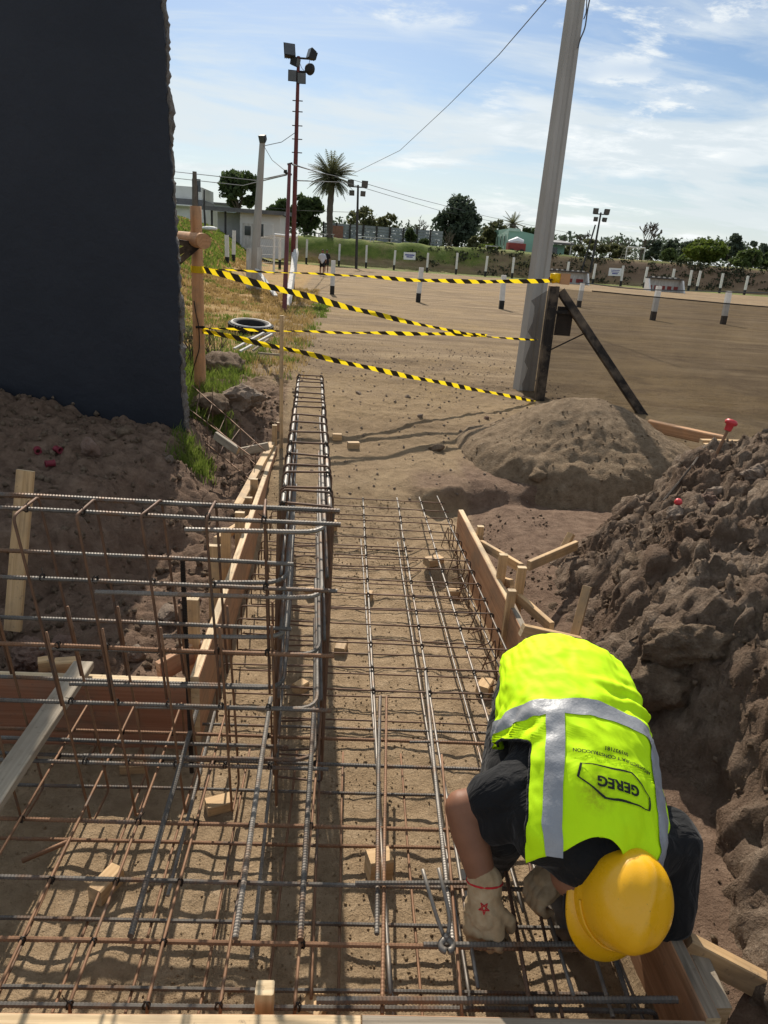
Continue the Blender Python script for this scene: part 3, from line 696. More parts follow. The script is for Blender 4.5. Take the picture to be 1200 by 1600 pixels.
for i, y in enumerate(LOY):
    rebar(mesh_b, [(-2.3, y+jit(.015), ZL), (xr(y)-0.09, y+jit(.012), ZL)], 0.012, 'rebar' if i != 2 else 'rebar_rust', True)
UX = [atz(x, 1400, ZU+0.01).x for x in (-38, 67, 172, 275, 372, 478)]
for i, x in enumerate(UX):
    j = jit(.008); y1 = YB-0.06
    rebar(mesh_b, [(x+j, YN+0.045, ZL+0.04), (x+j, YN+0.04, ZU+0.011), (x-j, y1, ZU+0.016), (x-j+.006, y1+.005, ZL+0.0), (x-j+.006, y1-.10, ZL)], 0.0085, 'rebar_rust', False, fr=0.02)
    for y in UPY: 
        if random.random() < .8: tie(mesh_b, (x, y, ZU+0.006))
LX = [atz(x, 1480, ZL).x for x in (30, 120, 225, 330, 425, 530, 650)]
for i, x in enumerate(LX): rebar(mesh_b, [(x, YN+0.03, ZL-0.01), (x+jit(.01), YB-0.05, ZL-0.01)], 0.0085, 'rebar_rust', False)
# starter bars laid on top
rebar(mesh_b, [atz(308, 1108, ZU+0.05), atz(203, 1463, ZU+0.025)], 0.0165, 'rebar', True)
rebar(mesh_b, [atz(336, 1112, ZL+0.05), atz(262, 1400, ZL+0.02)], 0.012, 'rebar_bright', True)
rebar(mesh_b, [atz(35, 1345, ZL+0.03), atz(105, 1316, ZL+0.07)], 0.016, 'rebar_rust', False)

# --- mesh of the long footing
mesh_a = empty('reinforcement_mesh', 'thin rebar mesh running along the trench floor to the far end', 'rebar mesh')
farU = [(567, 778), (620, 778), (655, 777), (683, 775)]; nearU = [(579, 1000), (657, 1000), (724, 1000), (784, 1000)]
LU = []
for (a, b2) in zip(farU, nearU):
    A, B = atz(a[0], a[1], ZU), atz(b2[0], b2[1], ZU); LU.append((A, B))
for k, (A, B) in enumerate(LU):
    d = (B-A)/(B.y-A.y); y0 = (1.20, 1.22, 1.20, 1.9)[k]; e = A + d*(y0-A.y)
    rebar(mesh_a, [A, B, e], 0.0105, 'rebar_bright' if k in (0, 1, 2) else 'rebar', False, fr=.3)
for k, (a, b2) in enumerate(zip([(561, 795), (613, 798), (645, 800), (680, 801)], [(575, 1000), (645, 1000), (700, 1000), (762, 1000)])):
    A, B = atz(a[0], a[1], ZL), atz(b2[0], b2[1], ZL); d = (B-A)/(B.y-A.y); e = A + d*((1.25, 1.3, 1.6, 1.25)[k]-A.y)
    rebar(mesh_a, [A, e], 0.0095, 'rebar_bright', False)
# thick ribbed partners in the near half
for (pa, pb, z, dm, mt) in (((594, 1088), (588, 1460), ZU+.012, .0135, 'rebar'), ((604, 1090), (597, 1585), ZU+.016, .010, 'rebar_rust'), ((664, 1050), (708, 1480), ZU+.014, .013, 'rebar_bright'),
                            ((690, 1180), (722, 1590), ZU+.008, .009, 'rebar_rust'), ((790, 1360), (832, 1590), ZU+.01, .011, 'stirrup'), ((815, 1290), (880, 1590), ZU+.01, .009, 'stirrup'), ((928, 1490), (958, 1590), ZU+.004, .010, 'rebar_bright')):
    A, B = atz(*pa, z), atz(*pb, z); B.y = max(B.y, YN+0.02); rebar(mesh_a, [A, B], dm, mt, dm > .0095)
A, B = atz(962, 1500, ZU+.02), atz(985, 1572, ZU+.02); rebar(mesh_a, [(A.x-.01, A.y+.25, ZU+.02), A, B, (B.x, B.y, ZL)], 0.0125, 'rebar', True, fr=.035)
tops = [787, 799, 812, 820, 832, 846, 860, 875, 892, 912, 935, 959, 982, 1012, 1050, 1085]
for i, py in enumerate(tops):
    y = atz(655, py, ZU).y; xR = xr(y)-0.045; xl = XL+0.06 if i > 1 else -0.05; a = .012*math.sin(i*2.1)
    pts = [(xl, y+a, ZL+.03), (xl, y+a, ZU+.012), (xR, y-a, ZU+.012)]
    if i > 1: pts += [(xR, y-a, ZL+.04), (xR-.07, y-a-.02, ZL+.02)]
    rebar(mesh_a, pts if i > 1 else pts[1:], 0.0075, 'stirrup', False, fr=.02)
    for (A, B) in LU:
        x = A.x+(B.x-A.x)*(y-A.y)/(B.y-A.y)
        if x < xR and random.random() < .8: tie(mesh_a, (x, y, ZU+.008))
for i in range(17):
    y = 2.55 + i*0.165 + jit(.02); xR = xr(y)-0.06
    rebar(mesh_a, [(XL+.05, y, ZL-.012), (xR, y+jit(.03), ZL-.012)], 0.0075, 'stirrup', False)
for i in range(5):   # spacer trestles near the right board
    y = 2.9+i*.36; x = xr(y)-.07; rebar(mesh_a, [(x-.06, y+.02, ZL), (x-.02, y, ZU), (x+.0, y-.05, ZL)], 0.006, 'stirrup', False, fr=.01)
for (px0, py, px1, z, dm) in ((555, 1380, 735, ZU+.03, .0125), (662, 1476, 905, ZU+.03, .013), (640, 1160, 700, ZU, .01)):
    rebar(mesh_a, [atz(px0, py, z), atz(px1, py-1, z)], dm, 'rebar', True)
rebar(mesh_a, [(0.0, YN+.045, ZU+.03), (br1.x-.03, YN+.05, ZU+.035)], 0.0165, 'rebar', True)

# --- tall cage along the trench (runs away from the viewer)
ZT = 1.15
cage_a = empty('rebar_cage', 'tall narrow rebar cage running away along the trench', 'rebar cage')
NA = (atz(441, 792, ZT), atz(516, 792, ZT)); FA = (atz(467, 592, ZT), atz(502, 590, ZT))
def sideA(k, y, z=ZT):
    A, B = NA[k], FA[k]; t = (y-A.y)/(B.y-A.y); return Vector((A.x+(B.x-A.x)*t, y, z))
ya, yb = min(NA[0].y, NA[1].y), max(FA[0].y, FA[1].y)
levA = [1.15, 0.92, 0.69, 0.46, 0.20]
for li, z in enumerate(levA):
    for k in (0, 1):
        rebar(cage_a, [sideA(k, ya+0.02, z-.01), sideA(k, yb, z-.01)], 0.0165 if li == 0 else 0.012, 'rebar_bright' if li == 0 else 'rebar', False)
stp = [588, 593, 598, 606, 615, 623, 629, 637, 650, 661, 677, 694, 712, 729, 740, 770]
ysA = [atz(487, y, ZT).y for y in stp] + [ya+.02+k*.165 for k in range(0, 2)]
for i, y in enumerate(ysA):
    tl = .012*math.sin(i*1.7); a, b2 = sideA(0, y), sideA(1, y); ex = Vector((.012, 0, 0)); zb = ZL+.05
    q = [a-ex+Vector((0, tl, .004)), b2+ex+Vector((0, -tl, .004)), Vector((b2.x+.012, y-tl, zb)), Vector((a.x-.012, y+tl, zb)), a-ex+Vector((0, tl, .0))]
    rebar(cage_a, [(q[0]+q[3])/2]+[q[0], q[1], q[2], q[3]]+[(q[0]+q[3])/2], 0.0085, 'stirrup', False, name='stirrup', fr=.022)
    for p in (a, b2):
        if random.random() < .6: tie(cage_a, p)
# lower bars of the cage run on towards the viewer over the mesh
rebar(cage_a, [atz(423, 1090, ZU+.07), atz(368, 1466, ZU+.035)], 0.0165, 'rebar_bright', True)
rebar(cage_a, [atz(491, 1100, ZU+.07), atz(469, 1468, ZU+.035)], 0.0165, 'rebar', True)
rebar(cage_a, [atz(502, 1100, ZL+.06), atz(487, 1560, ZL+.02)], 0.009, 'rebar_rust', False)
rebar(cage_a, [atz(436, 1100, ZL+.06), atz(392, 1500, ZL+.02)], 0.012, 'rebar_bright', True)
# --- tall cage crossing to the left
cage_b = empty('rebar_cage', 'tall rebar cage with square stirrups crossing the left side', 'rebar cage')
YF, YK = atz(250, 806, ZT).y, atz(250, 786, ZT).y; rad = .055
xA, xB = NA[0].x, NA[1].x
fl = [1.15, .935, .71, .51, .28]; bk = [1.15, .97, .74, .52, .28]
for i, z in enumerate(fl):
    rebar(cage_b, [(-2.3, YF-.0, z), (xB+.035, YF+.0, z)], .0135, 'rebar' if i not in (2,) else 'rebar_rust', True)
for i, z in enumerate(bk):
    rebar(cage_b, [(-2.3, YK+.01, z), (xB+.03 if i == 0 else xA+.04, YK, z)], .0135 if i else .016, 'rebar', True)
# corner bars bent from one cage into the other
for i, (z, x0, sidek) in enumerate(((1.115, -.45, 1), (.915, -.38, 0), (.90, -.72, 1), (.70, -.9, 1), (.72, -.55, 0), (.53, -.85, 0), (.50, -.62, 1), (.30, -.8, 1))):
    yy = (YF+.02 if sidek else YK-.02); e = sideA(sidek, yy+.95, z); e0 = sideA(sidek, yy, z); ix = -.018 if sidek else .018
    rebar(cage_b, [(x0, yy, z-.012), (e0.x+ix, yy, z), (e.x+ix, yy+.95, z+.01)], .0145, 'rebar_bright' if i % 2 == 0 else 'rebar', True, fr=.075)
stx = [((20, 806), (60, 776)), ((119, 804), (148, 778)), ((220, 805), (252, 779)), ((322, 808), (337, 781)), ((413, 806), (415, 779))]
for i, (f_, k_) in enumerate(stx):
    a, b2 = atz(*f_, ZT+.012), atz(*k_, ZT+.012); lean = (.07, .055, .045, .03, .02)[i]
    ab, bb = a+Vector((lean, 0.02, -.62)), b2+Vector((lean, 0.02, -.62))
    rebar(cage_b, [ab, a, b2, bb], .0085, 'stirrup', False, name='stirrup', fr=.02)
    a2, b3 = a+Vector((lean*.55+.014, .008, -.36)), b2+Vector((lean*.55+.014, .004, -.36))
    a4, b4 = Vector((a.x+lean*1.5+.02, a.y+.03, ZL+.02)), Vector((b2.x+lean*1.5+.02, b2.y+.03, ZL+.02))
    rebar(cage_b, [a2, a4, b4, b3], .0085, 'rebar_rust', False, name='stirrup', fr=.02)
    for z in fl: tie(cage_b, (a.x+lean*(ZT-z)/.62, YF, z+.004))
    if i == 0:
        d = Vector((-.22, 0, 0)); rebar(cage_b, [ab+d, a+d, b2+d, bb+d], .0085, 'stirrup', False, name='stirrup', fr=.02)
        rebar(cage_b, [a2+d, a4+d, b4+d, b3+d], .0085, 'rebar_rust', False, name='stirrup', fr=.02)
rebar(cage_b, [aty(285, 875, YK+.05), (aty(285, 875, YK+.05).x+.01, YK+.05, .12)], .016, 'tie_black', True)
for (bb_, cg) in TIES.values(): stuff(bb_.build('tie_wires', 'tie_black', cg))

# ------------------------------------------------------------------ wooden spacer blocks
def block(px, py, z, size, rz, label, mat='pine'):
    p = atz(px, py, z); g = hz(p.x, p.y); d = Vector((math.cos(rz), math.sin(rz), 0))*size[0]/2
    c_ = Vector((p.x, p.y, g+size[2]/2-.004)); o = plank('spacer_block', c_-d, c_+d, size[1], size[2], mat, endmat='ply_edge'); return tag(o, label, 'wood block', 'wooden spacer blocks on the trench floor')
random.seed(5)
block(165, 1368, .06, (.10, .05, .06), 1.15, 'pale spacer block alone in the near left mesh')
block(592, 1352, .05, (.075, .07, .09), .25, 'large split spacer block under the paired bars beside the pincers')
block(342, 1245, .04, (.09, .06, .04), .4, 'spacer block leaning under the thick black starter bar')
block(208, 1186, .04, (.09, .06, .04), .1, 'spacer block in the shade near the crossing board')
block(490, 1570, .04, (.06, .06, .06), 1.2, 'spacer block half hidden behind the near board')
block(533, 1006, .04, (.09, .055, .05), 1.4, 'spacer block standing alone right of the tall cage')
block(470, 1068, .04, (.06, .05, .05), .9, 'spacer block inside the tall cage nearest the viewer')
block(487, 972-50, .03, (.06, .05, .05), .4, 'spacer block inside the tall cage in its middle')
block(577, 928, .03, (.05, .04, .05), 1.3, 'small spacer block beside the paired long bars')
block(676, 893, .04, (.11, .07, .05), .5, 'flat spacer block in the right mesh, farther one')
block(709, 922, .04, (.07, .07, .06), .1, 'cube spacer block in the right mesh near the board')
block(758, 1070, .04, (.09, .06, .06), 1.1, 'spacer block left of the worker\'s back')
block(549, 752, .0, (.10, .06, .06), .2, 'pale block on bare ground beyond the trench')
block(524, 740, .0, (.08, .06, .06), .1, 'block close behind the tall cage on bare ground')
block(519, 843, .02, (.05, .05, .07), .3, 'upright block at the right side of the tall cage')
st_ = aty(414, 1543, YN+.045); o = plank('wooden_stake', (st_.x, YN+.045, -.05), (st_.x, YN+.045, st_.z), .042, .036, 'pine', endmat='ply_edge', up=(0, 1, 0)); tag(o, 'squared stake rising at the near board in the foreground', 'stake', 'stakes holding the formwork')
# ================================================================== the bending worker
def cloth(name, c1, c2, rough=0.85, bs=0.35, sc=9):
    m, nt, b = newmat(name); v = coords(nt, 'World')
    nt.links.new(ramp(nt, noise(nt, v, 7, 5), [(0.3, c1), (0.7, c2)]), b.inputs['Base Color'])
    b.inputs['Roughness'].default_value = rough; b.inputs['Specular IOR Level'].default_value = 0.2; b.inputs['Sheen Weight'].default_value = 0.08
    p = bump(nt, None, noise(nt, coords(nt, 'World', (1, 1.6, 1)), sc, 3, 0.5, 1.2), bs, 0.03); bump(nt, b, noise(nt, v, 600, 2), 0.2, 0.001, p); return m
m = cloth('vest_yellow', (0.60, 0.93, 0.006), (0.55, 0.88, 0.004), 0.7, 0.22, 5)
nt = m.node_tree; b = nt.nodes['Principled BSDF']; b.inputs['Sheen Weight'].default_value = 0
# a smear of dirt low on the back of the vest
g = N(nt, 'ShaderNodeNewGeometry'); vd = N(nt, 'ShaderNodeVectorMath', operation='DISTANCE'); nt.links.new(g.outputs['Position'], vd.inputs[0])
DIRT = vd
dm = N(nt, 'ShaderNodeMath', operation='MULTIPLY'); nt.links.new(mrange(nt, vd.outputs['Value'], 0.012, 0.06, 1, 0), dm.inputs[0]); nt.links.new(mrange(nt, noise(nt, coords(nt, 'World'), 60, 5, 0.7), 0.35, 0.7, 0, 0.75), dm.inputs[1])
old = b.inputs['Base Color'].links[0].from_socket
nt.links.new(mixc(nt, dm.outputs[0], old, (0.28, 0.20, 0.02)), b.inputs['Base Color'])
cloth('shirt_black', (0.006, 0.006, 0.007), (0.012, 0.012, 0.013), 0.85, 0.6, 12)
cloth('trousers_black', (0.010, 0.010, 0.011), (0.022, 0.021, 0.021), 0.8, 0.6, 11)
pm('band_grey', (0.24, 0.245, 0.26), (0.32, 0.325, 0.34), 12, 0.5, 0.15, 0.5, 26, 0.008, 'World', spec=0.5)
pm('print_black', (0.012, 0.016, 0.012), (0.018, 0.022, 0.016), 8, 0.7, 0, 0)
pm('skin', (0.25, 0.115, 0.065), (0.19, 0.085, 0.048), 14, 0.55, 0, 0.2, 90, 0.002, 'World'); MATS['skin'].node_tree.nodes['Principled BSDF'].inputs['Subsurface Weight'].default_value = 0.08
pm('glove_hide', (0.50, 0.39, 0.25), (0.36, 0.25, 0.14), 16, 0.85, 0, 0.5, 35, 0.006, 'World', c3=(0.27, 0.18, 0.10))
pm('red_thread', (0.50, 0.02, 0.025), (0.38, 0.015, 0.02), 20, 0.8, 0, 0)
pm('hat_yellow', (0.83, 0.43, 0.008), (0.78, 0.39, 0.006), 3, 0.24, 0, 0.08, 7, 0.004, 'Object', spec=0.5)
nt = MATS['hat_yellow'].node_tree; b = nt.nodes['Principled BSDF']; v_ = coords(nt, 'World')
sc_ = noise(nt, coords(nt, 'World', (1, 3, 1)), 45, 6, 0.7); old = b.inputs['Base Color'].links[0].from_socket
c_ = mixc(nt, mrange(nt, sc_, 0.60, 0.72, 0, 0.35), old, (0.42, 0.24, 0.03)); c_ = mixc(nt, mrange(nt, noise(nt, v_, 130, 3, 0.6), 0.70, 0.76, 0, 0.8), c_, (0.10, 0.06, 0.02))
nt.links.new(c_, b.inputs['Base Color']); nt.links.new(mrange(nt, noise(nt, v_, 22, 6, 0.7), 0.3, 0.7, 0.18, 0.42), b.inputs['Roughness'])
pm('boot_hide', (0.16, 0.135, 0.11), (0.10, 0.08, 0.06), 14, 0.8, 0, 0.4, 40, 0.004)
pm('hair_dark', (0.012, 0.009, 0.007), (0.025, 0.018, 0.013), 60, 0.7, 0, 0.5, 200, 0.003)

def capsule(bm, p0, r0, p1, r1, seg=14, rings=5):
    p0, p1 = Vector(p0), Vector(p1); d = p1-p0; L = d.length
    q = d.to_track_quat('Z', 'Y').to_matrix() if L > 1e-6 else Matrix.Identity(3)
    prof = [(r0*math.sin(t), -r0*math.cos(t)) for t in [math.pi/2*k/rings for k in range(rings+1)]]
    prof += [(r1*math.cos(t), L+r1*math.sin(t)) for t in [math.pi/2*k/rings for k in range(rings+1)]]
    rows = []
    for (r, z) in prof:
        if r < 1e-5: rows.append([bm.verts.new(p0 + q @ Vector((0, 0, z)))])
        else: rows.append([bm.verts.new(p0 + q @ Vector((r*math.cos(2*math.pi*k/seg), r*math.sin(2*math.pi*k/seg), z))) for k in range(seg)])
    for a, b_ in zip(rows, rows[1:]):
        for k in range(seg):
            k2 = (k+1) % seg
            if len(a) == 1: bm.faces.new((a[0], b_[k2], b_[k]))
            elif len(b_) == 1: bm.faces.new((a[k], a[k2], b_[0]))
            else: bm.faces.new((a[k], a[k2], b_[k2], b_[k]))
def blob(name, caps, vox, mat, parent=None, smooth=6, ell=()):
    """one continuous skin grown over tapered limbs"""
    bm = bmesh.new()
    for c in caps: capsule(bm, *c)
    for (c, r, Mx) in ell:
        g = bmesh.ops.create_uvsphere(bm, u_segments=20, v_segments=14, radius=1.0)
        for v in g['verts']: v.co = Vector(c) + Mx @ Vector((v.co.x*r[0], v.co.y*r[1], v.co.z*r[2]))
    me = bpy.data.meshes.new(name+'_cage'); bm.to_mesh(me); bm.free()
    o = link(name+'_cage', me)
    rm = o.modifiers.new('r', 'REMESH'); rm.mode = 'VOXEL'; rm.voxel_size = vox
    sm = o.modifiers.new('s', 'SMOOTH'); sm.iterations = smooth; sm.factor = 0.5
    dg = bpy.context.evaluated_depsgraph_get(); dg.update()
    me2 = bpy.data.meshes.new_from_object(o.evaluated_get(dg)); me2.name = name
    bpy.data.objects.remove(o); bpy.data.meshes.remove(me)
    me2.materials.clear(); me2.materials.append(MATS[mat]); me2.polygons.foreach_set('use_smooth', [True]*len(me2.polygons))
    return link(name, me2, parent)
def wrinkle(o, amp, sc, seed=0, stretch=(1, 1, 1), limit=None):
    me = o.data; n = len(me.vertices); co = np.empty(n*3, np.float32); no = np.empty(n*3, np.float32)
    me.vertices.foreach_get('co', co); me.vertices.foreach_get('normal', no); co = co.reshape(-1, 3); no = no.reshape(-1, 3)
    for i in range(n):
        q = Vector((co[i, 0]*stretch[0], co[i, 1]*stretch[1], co[i, 2]*stretch[2]))*sc + Vector((seed, 0, 0))
        co[i] += no[i]*(amp*(1-2*abs(mnoise.noise(q)))*(0.8+0.5*mnoise.noise(q*0.4+Vector((9, 0, 0)))))
    me.vertices.foreach_set('co', co.ravel()); me.update()

# --- key points
hemC = aty(908, 1022, 1.80); neckC = atz(940, 1318, 0.635)
sp_ = (neckC-hemC); LS = sp_.length; sp_.normalize()
lat = Vector((1, -0.10, -0.16)); lat = (lat - sp_*lat.dot(sp_)).normalized(); nrm = lat.cross(sp_).normalized()
if nrm.z < 0: nrm = -nrm
def tv(v, prof): return float(np.interp(v, [p[0] for p in prof], [p[1] for p in prof]))
PA = [(-.15, .165), (0, .182), (.2, .196), (.4, .200), (.6, .202), (.8, .212), (.95, .20), (1.08, .155), (1.2, .09)]
PB = [(-.15, .115), (0, .125), (.2, .135), (.4, .140), (.6, .140), (.8, .130), (.95, .11), (1.08, .085), (1.2, .055)]
PD = [(-.15, -.03), (0, 0), (.2, .02), (.45, .032), (.7, .025), (.9, .0), (1.0, -.02), (1.1, -.06), (1.2, -.11)]
def axis_pt(v): return hemC - nrm*tv(0, PB) + sp_*(LS*v) + nrm*(tv(v, PD) + (tv(0, PB)-tv(v, PB))*0.0) - nrm*(tv(v, PB)-tv(0, PB))*0.5
def S(phi, v, off=0.0):
    a, b2 = tv(v, PA)+off, tv(v, PB)+off; s, c = math.sin(phi), math.cos(phi); e = 1.0
    return axis_pt(v) + lat*(a*math.copysign(abs(s)**e, s)) + nrm*(b2*math.copysign(abs(c)**e, c))
def fold(phi, v):
    """soft folds of the vest"""
    q = Vector((phi*2.2, v*5.0, 0)); f = 0.008*mnoise.noise(q) + 0.006*(1-2*abs(mnoise.noise(Vector((phi*3.2+v*3, v*7-phi*2, 3)))))*max(0, mnoise.noise(Vector((phi*1.5, v*3, 8)))+.35) + 0.0025*mnoise.noise(Vector((phi*9-v*8, v*16, 5)))
    pull = math.exp(-((v-.50)/.16)**2)*max(0, -phi-.25)
    f += pull*0.006*math.sin((v*1.0+phi*.30)*46+2*mnoise.noise(Vector((v*5, phi*4, 0)))) + 0.005*math.exp(-((v-.97)/.10)**2)*math.sin(phi*8+1)
    f += 0.007*math.exp(-((v-.24)/.12)**2)*math.sin(v*62+phi*5.0+2.5*mnoise.noise(Vector((v*6, phi*3, 4))))*max(0, math.sin(phi*1.4+.2))
    return f*1.35

person = None
skinc = []
# joints
shR, shL = S(R(-72), .90, -.03), S(R(74), .92, -.03)           # image-left shoulder, image-right shoulder
shR = atz(815, 1232, 0.615); shL = atz(1043, 1315, 0.50)
elR = atz(722, 1262, 0.545); wrR = atz(757, 1384, 0.385)
elL = atz(1043, 1425, 0.34); wrL = atz(884, 1350, 0.36)
hatC = atz(986, 1404, 0.50)
view = (CAM-hatC).normalized()
kax = (view*0.86 + _R*0.38 - _U*0.24).normalized()            # crown direction
HO = hatC - kax*0.066 - _R*.006
headC = HO - kax*.035
hipR, hipL = hemC + lat*(-.10) - nrm*.15 + Vector((0, -.01, -.05)), hemC + lat*.085 - nrm*.15 + Vector((0, 0, -.05))
knR, ankR = atz(785, 1290, 0.45), Vector((0.50, 1.70, 0.09))
knL, ankL = Vector((0.78, 1.62, 0.45)), Vector((0.75, 1.72, 0.09))
chest = axis_pt(.8) - nrm*.02
body = blob('person', [
    (axis_pt(0), .10, chest, .105), (axis_pt(1.0)-nrm*.05, .06, headC-kax*.05, .055), (chest, .09, shR, .05), (chest, .09, shL, .05),
    (shR, .05, elR, .043), (elR, .047, elR.lerp(wrR, .3), .049), (elR.lerp(wrR, .3), .049, wrR.lerp(elR, .2), .040), (wrR.lerp(elR, .3), .041, wrR, .032),
    (shL, .05, elL, .043), (elL, .044, wrL, .030),
    (axis_pt(0), .10, hipR, .08), (axis_pt(0), .10, hipL, .08), (hipR, .078, knR, .055), (hipL, .078, knL, .055), (knR, .055, ankR, .038), (knL, .055, ankL, .038)],
    0.0075, 'skin', None, 7,
    ell=[(headC, (.074, .088, .105), kax.to_track_quat('Z', 'Y').to_matrix())])
person = tag(body, 'worker in lime vest and yellow hard hat bending down to tie rebar', 'person')
# face details and ear on the side turned to the viewer's left
hd = (hatC-neckC).normalized()
ear = atz(906, 1372, 0.475)
blob('ear', [(ear+Vector((0, .012, .018)), .010, ear+Vector((0, -.002, -.018)), .008), (ear+Vector((.004, .016, .0)), .010, ear+Vector((.004, .004, -.012)), .008)], .004, 'skin', person, 3)
face = headC + Vector((-.05, -.03, -.06))
blob('nose', [(face+Vector((0, 0, .0)), .012, face+Vector((-.02, -.02, -.012)), .013)], .004, 'skin', person, 3)
hair = blob('hair', [(headC+kax*.012, .090, headC-kax*.035+(neckC-headC).normalized()*.02, .078)], .006, 'hair_dark', person, 4)
# --- clothes
tee = blob('shirt', [(axis_pt(-.02), .112, axis_pt(.35), .128), (axis_pt(.35), .135, axis_pt(.75)-nrm*.0, .125), (axis_pt(.75), .115, axis_pt(.93)-nrm*.01, .085),
    (axis_pt(.25)-lat*.06, .115, axis_pt(.8)-lat*.08, .11), (axis_pt(.25)+lat*.06, .115, axis_pt(.8)+lat*.09, .11),
    (axis_pt(.86)-lat*.08, .10, shR, .078), (axis_pt(.60)-lat*.10, .085, shR, .078), (axis_pt(.9)+lat*.08, .10, shL, .082),
    (shR, .080, shR.lerp(elR, .52), .066), (shR+Vector((.02, -.02, -.03)), .07, shR.lerp(elR, .45)+Vector((.01, -.03, -.05)), .06),
    (shL, .085, elL, .068), (elL, .066, elL.lerp(wrL, .12), .058)], 0.0075, 'shirt_black', person, 6)
wrinkle(tee, 0.006, 14, 3, (1, 1, 1))
tr = blob('trousers', [(axis_pt(.08)-nrm*.02, .110, hemC-nrm*.135+Vector((0, .0, -.03)), .110), (axis_pt(.0)-lat*.05, .108, hipR, .095), (axis_pt(.0)+lat*.05, .108, hipL, .095),
    (hipR, .105, knR+Vector((.0, .01, 0)), .076), (hipL, .105, knL, .076), (knR, .076, ankR+Vector((0, 0, .04)), .060), (knL, .076, ankL+Vector((0, 0, .04)), .060)], 0.0085, 'trousers_black', person, 6)
wrinkle(tr, 0.008, 11, 7, (1, 1, 1.6))
for (an, kn_) in ((ankR, knR), (ankL, knL)):
    toe = Vector((an.x-.012, an.y-.15, .035))
    bt = blob('boot', [(an+Vector((0, 0, .08)), .052, an+Vector((0, .01, -.03)), .050), (an+Vector((0, .035, -.045)), .043, toe+Vector((0, .03, .012)), .045), (toe+Vector((0, .04, .01)), .046, toe, .040)], .006, 'boot_hide', person, 4)
    sb = MB(); c0 = Vector((an.x-.006, an.y-.045, .014)); sb.box(c0, (.092, .27, .024)); sb.build('sole', 'rubber', bt)

# vest: a shell with arm openings
NU, NV = 130, 110; b_ = MB(); vs = []
v0, v1 = -0.085, 1.06
def limits(v):
    lo, hi = R(-122), R(122)
    t = float(sstep(.44, .60, np.array(v))); lo = lo*(1-t) + R(-47)*t
    t2 = float(sstep(.60, .68, np.array(v))); hi = hi*(1-t2) + R(66)*t2
    if v > .92: k = float(sstep(.92, 1.08, np.array(v))); lo = lo*(1-k) + R(-62)*k; hi = hi*(1-k) + R(72)*k
    return lo, hi
def hemdip(phi): return -0.035*math.cos(phi*1.0) + 0.02*math.sin(phi*3.1)
def vest_pt(phi, v, off=0.0): return S(phi, v, 0.016+off+fold(phi, v))
for j in range(NV+1):
    vv = v0 + (v1-v0)*j/NV; lo, hi = limits(vv)
    for i in range(NU+1):
        ph = lo + (hi-lo)*i/NU; w = vv + hemdip(ph)*max(0, 1-j/10)
        if vv > .93:      # neckline: cut back round the collar
            w = vv - max(0, vv-.97)*1.0*math.exp(-(ph/.42)**2)
        vs.append(vest_pt(ph, w))
b_.add(vs, [(j*(NU+1)+i, (j+1)*(NU+1)+i, (j+1)*(NU+1)+i+1, j*(NU+1)+i+1) for j in range(NV) for i in range(NU)])
vest = b_.build('vest', 'vest_yellow', person, True)
so = vest.modifiers.new('cloth_thickness', 'SOLIDIFY'); so.thickness = 0.003; so.offset = 0
DIRT.inputs[1].default_value = tuple(S(R(-3), .80, .016))
def ribbon(fn, n, w0, name, mat, parent, off=0.0025, m=6):
    rb = MB(); vs = []
    for i in range(n+1):
        for k in range(m+1): vs.append(fn(i/n, k/m*2-1))
    rb.add(vs, [(i*(m+1)+k, i*(m+1)+k+1, (i+1)*(m+1)+k+1, (i+1)*(m+1)+k) for i in range(n) for k in range(m)])
    o = rb.build(name, mat, parent, True); return o
hw = .046
ribbon(lambda t, k: vest_pt(R(-112)+t*R(226), .40 + k*hw + .05*abs(math.sin((R(-112)+t*R(226))*.5)), .0042), 70, .05, 'reflective_band', 'band_grey', vest)
def strapphi(side, v): return (R(-29) if side < 0 else R(50)) + (R(-4) if side < 0 else R(6))*(v-.5)
for side in (-1, 1):
    ribbon(lambda t, k: vest_pt(strapphi(side, .44+t*.615)+k*.110*(1 if side < 0 else 1.1), .44+t*.615, .0056), 50, .05, 'reflective_band', 'band_grey', vest)
# dark piping round the arm opening
pts = [vest_pt(limits(.5+.5*k/30)[0]-.015, .5+.5*k/30, -.001) for k in range(31)]
pb = MB(); pb.tube(pts, .004, 6); pb.build('piping', 'shirt_black', vest, True)
pts = [vest_pt(limits(.6+.5*k/30)[1]+.015, .6+.5*k/30, -.001) for k in range(31)]
pb = MB(); pb.tube(pts, .004, 6); pb.build('piping', 'shirt_black', vest, True)

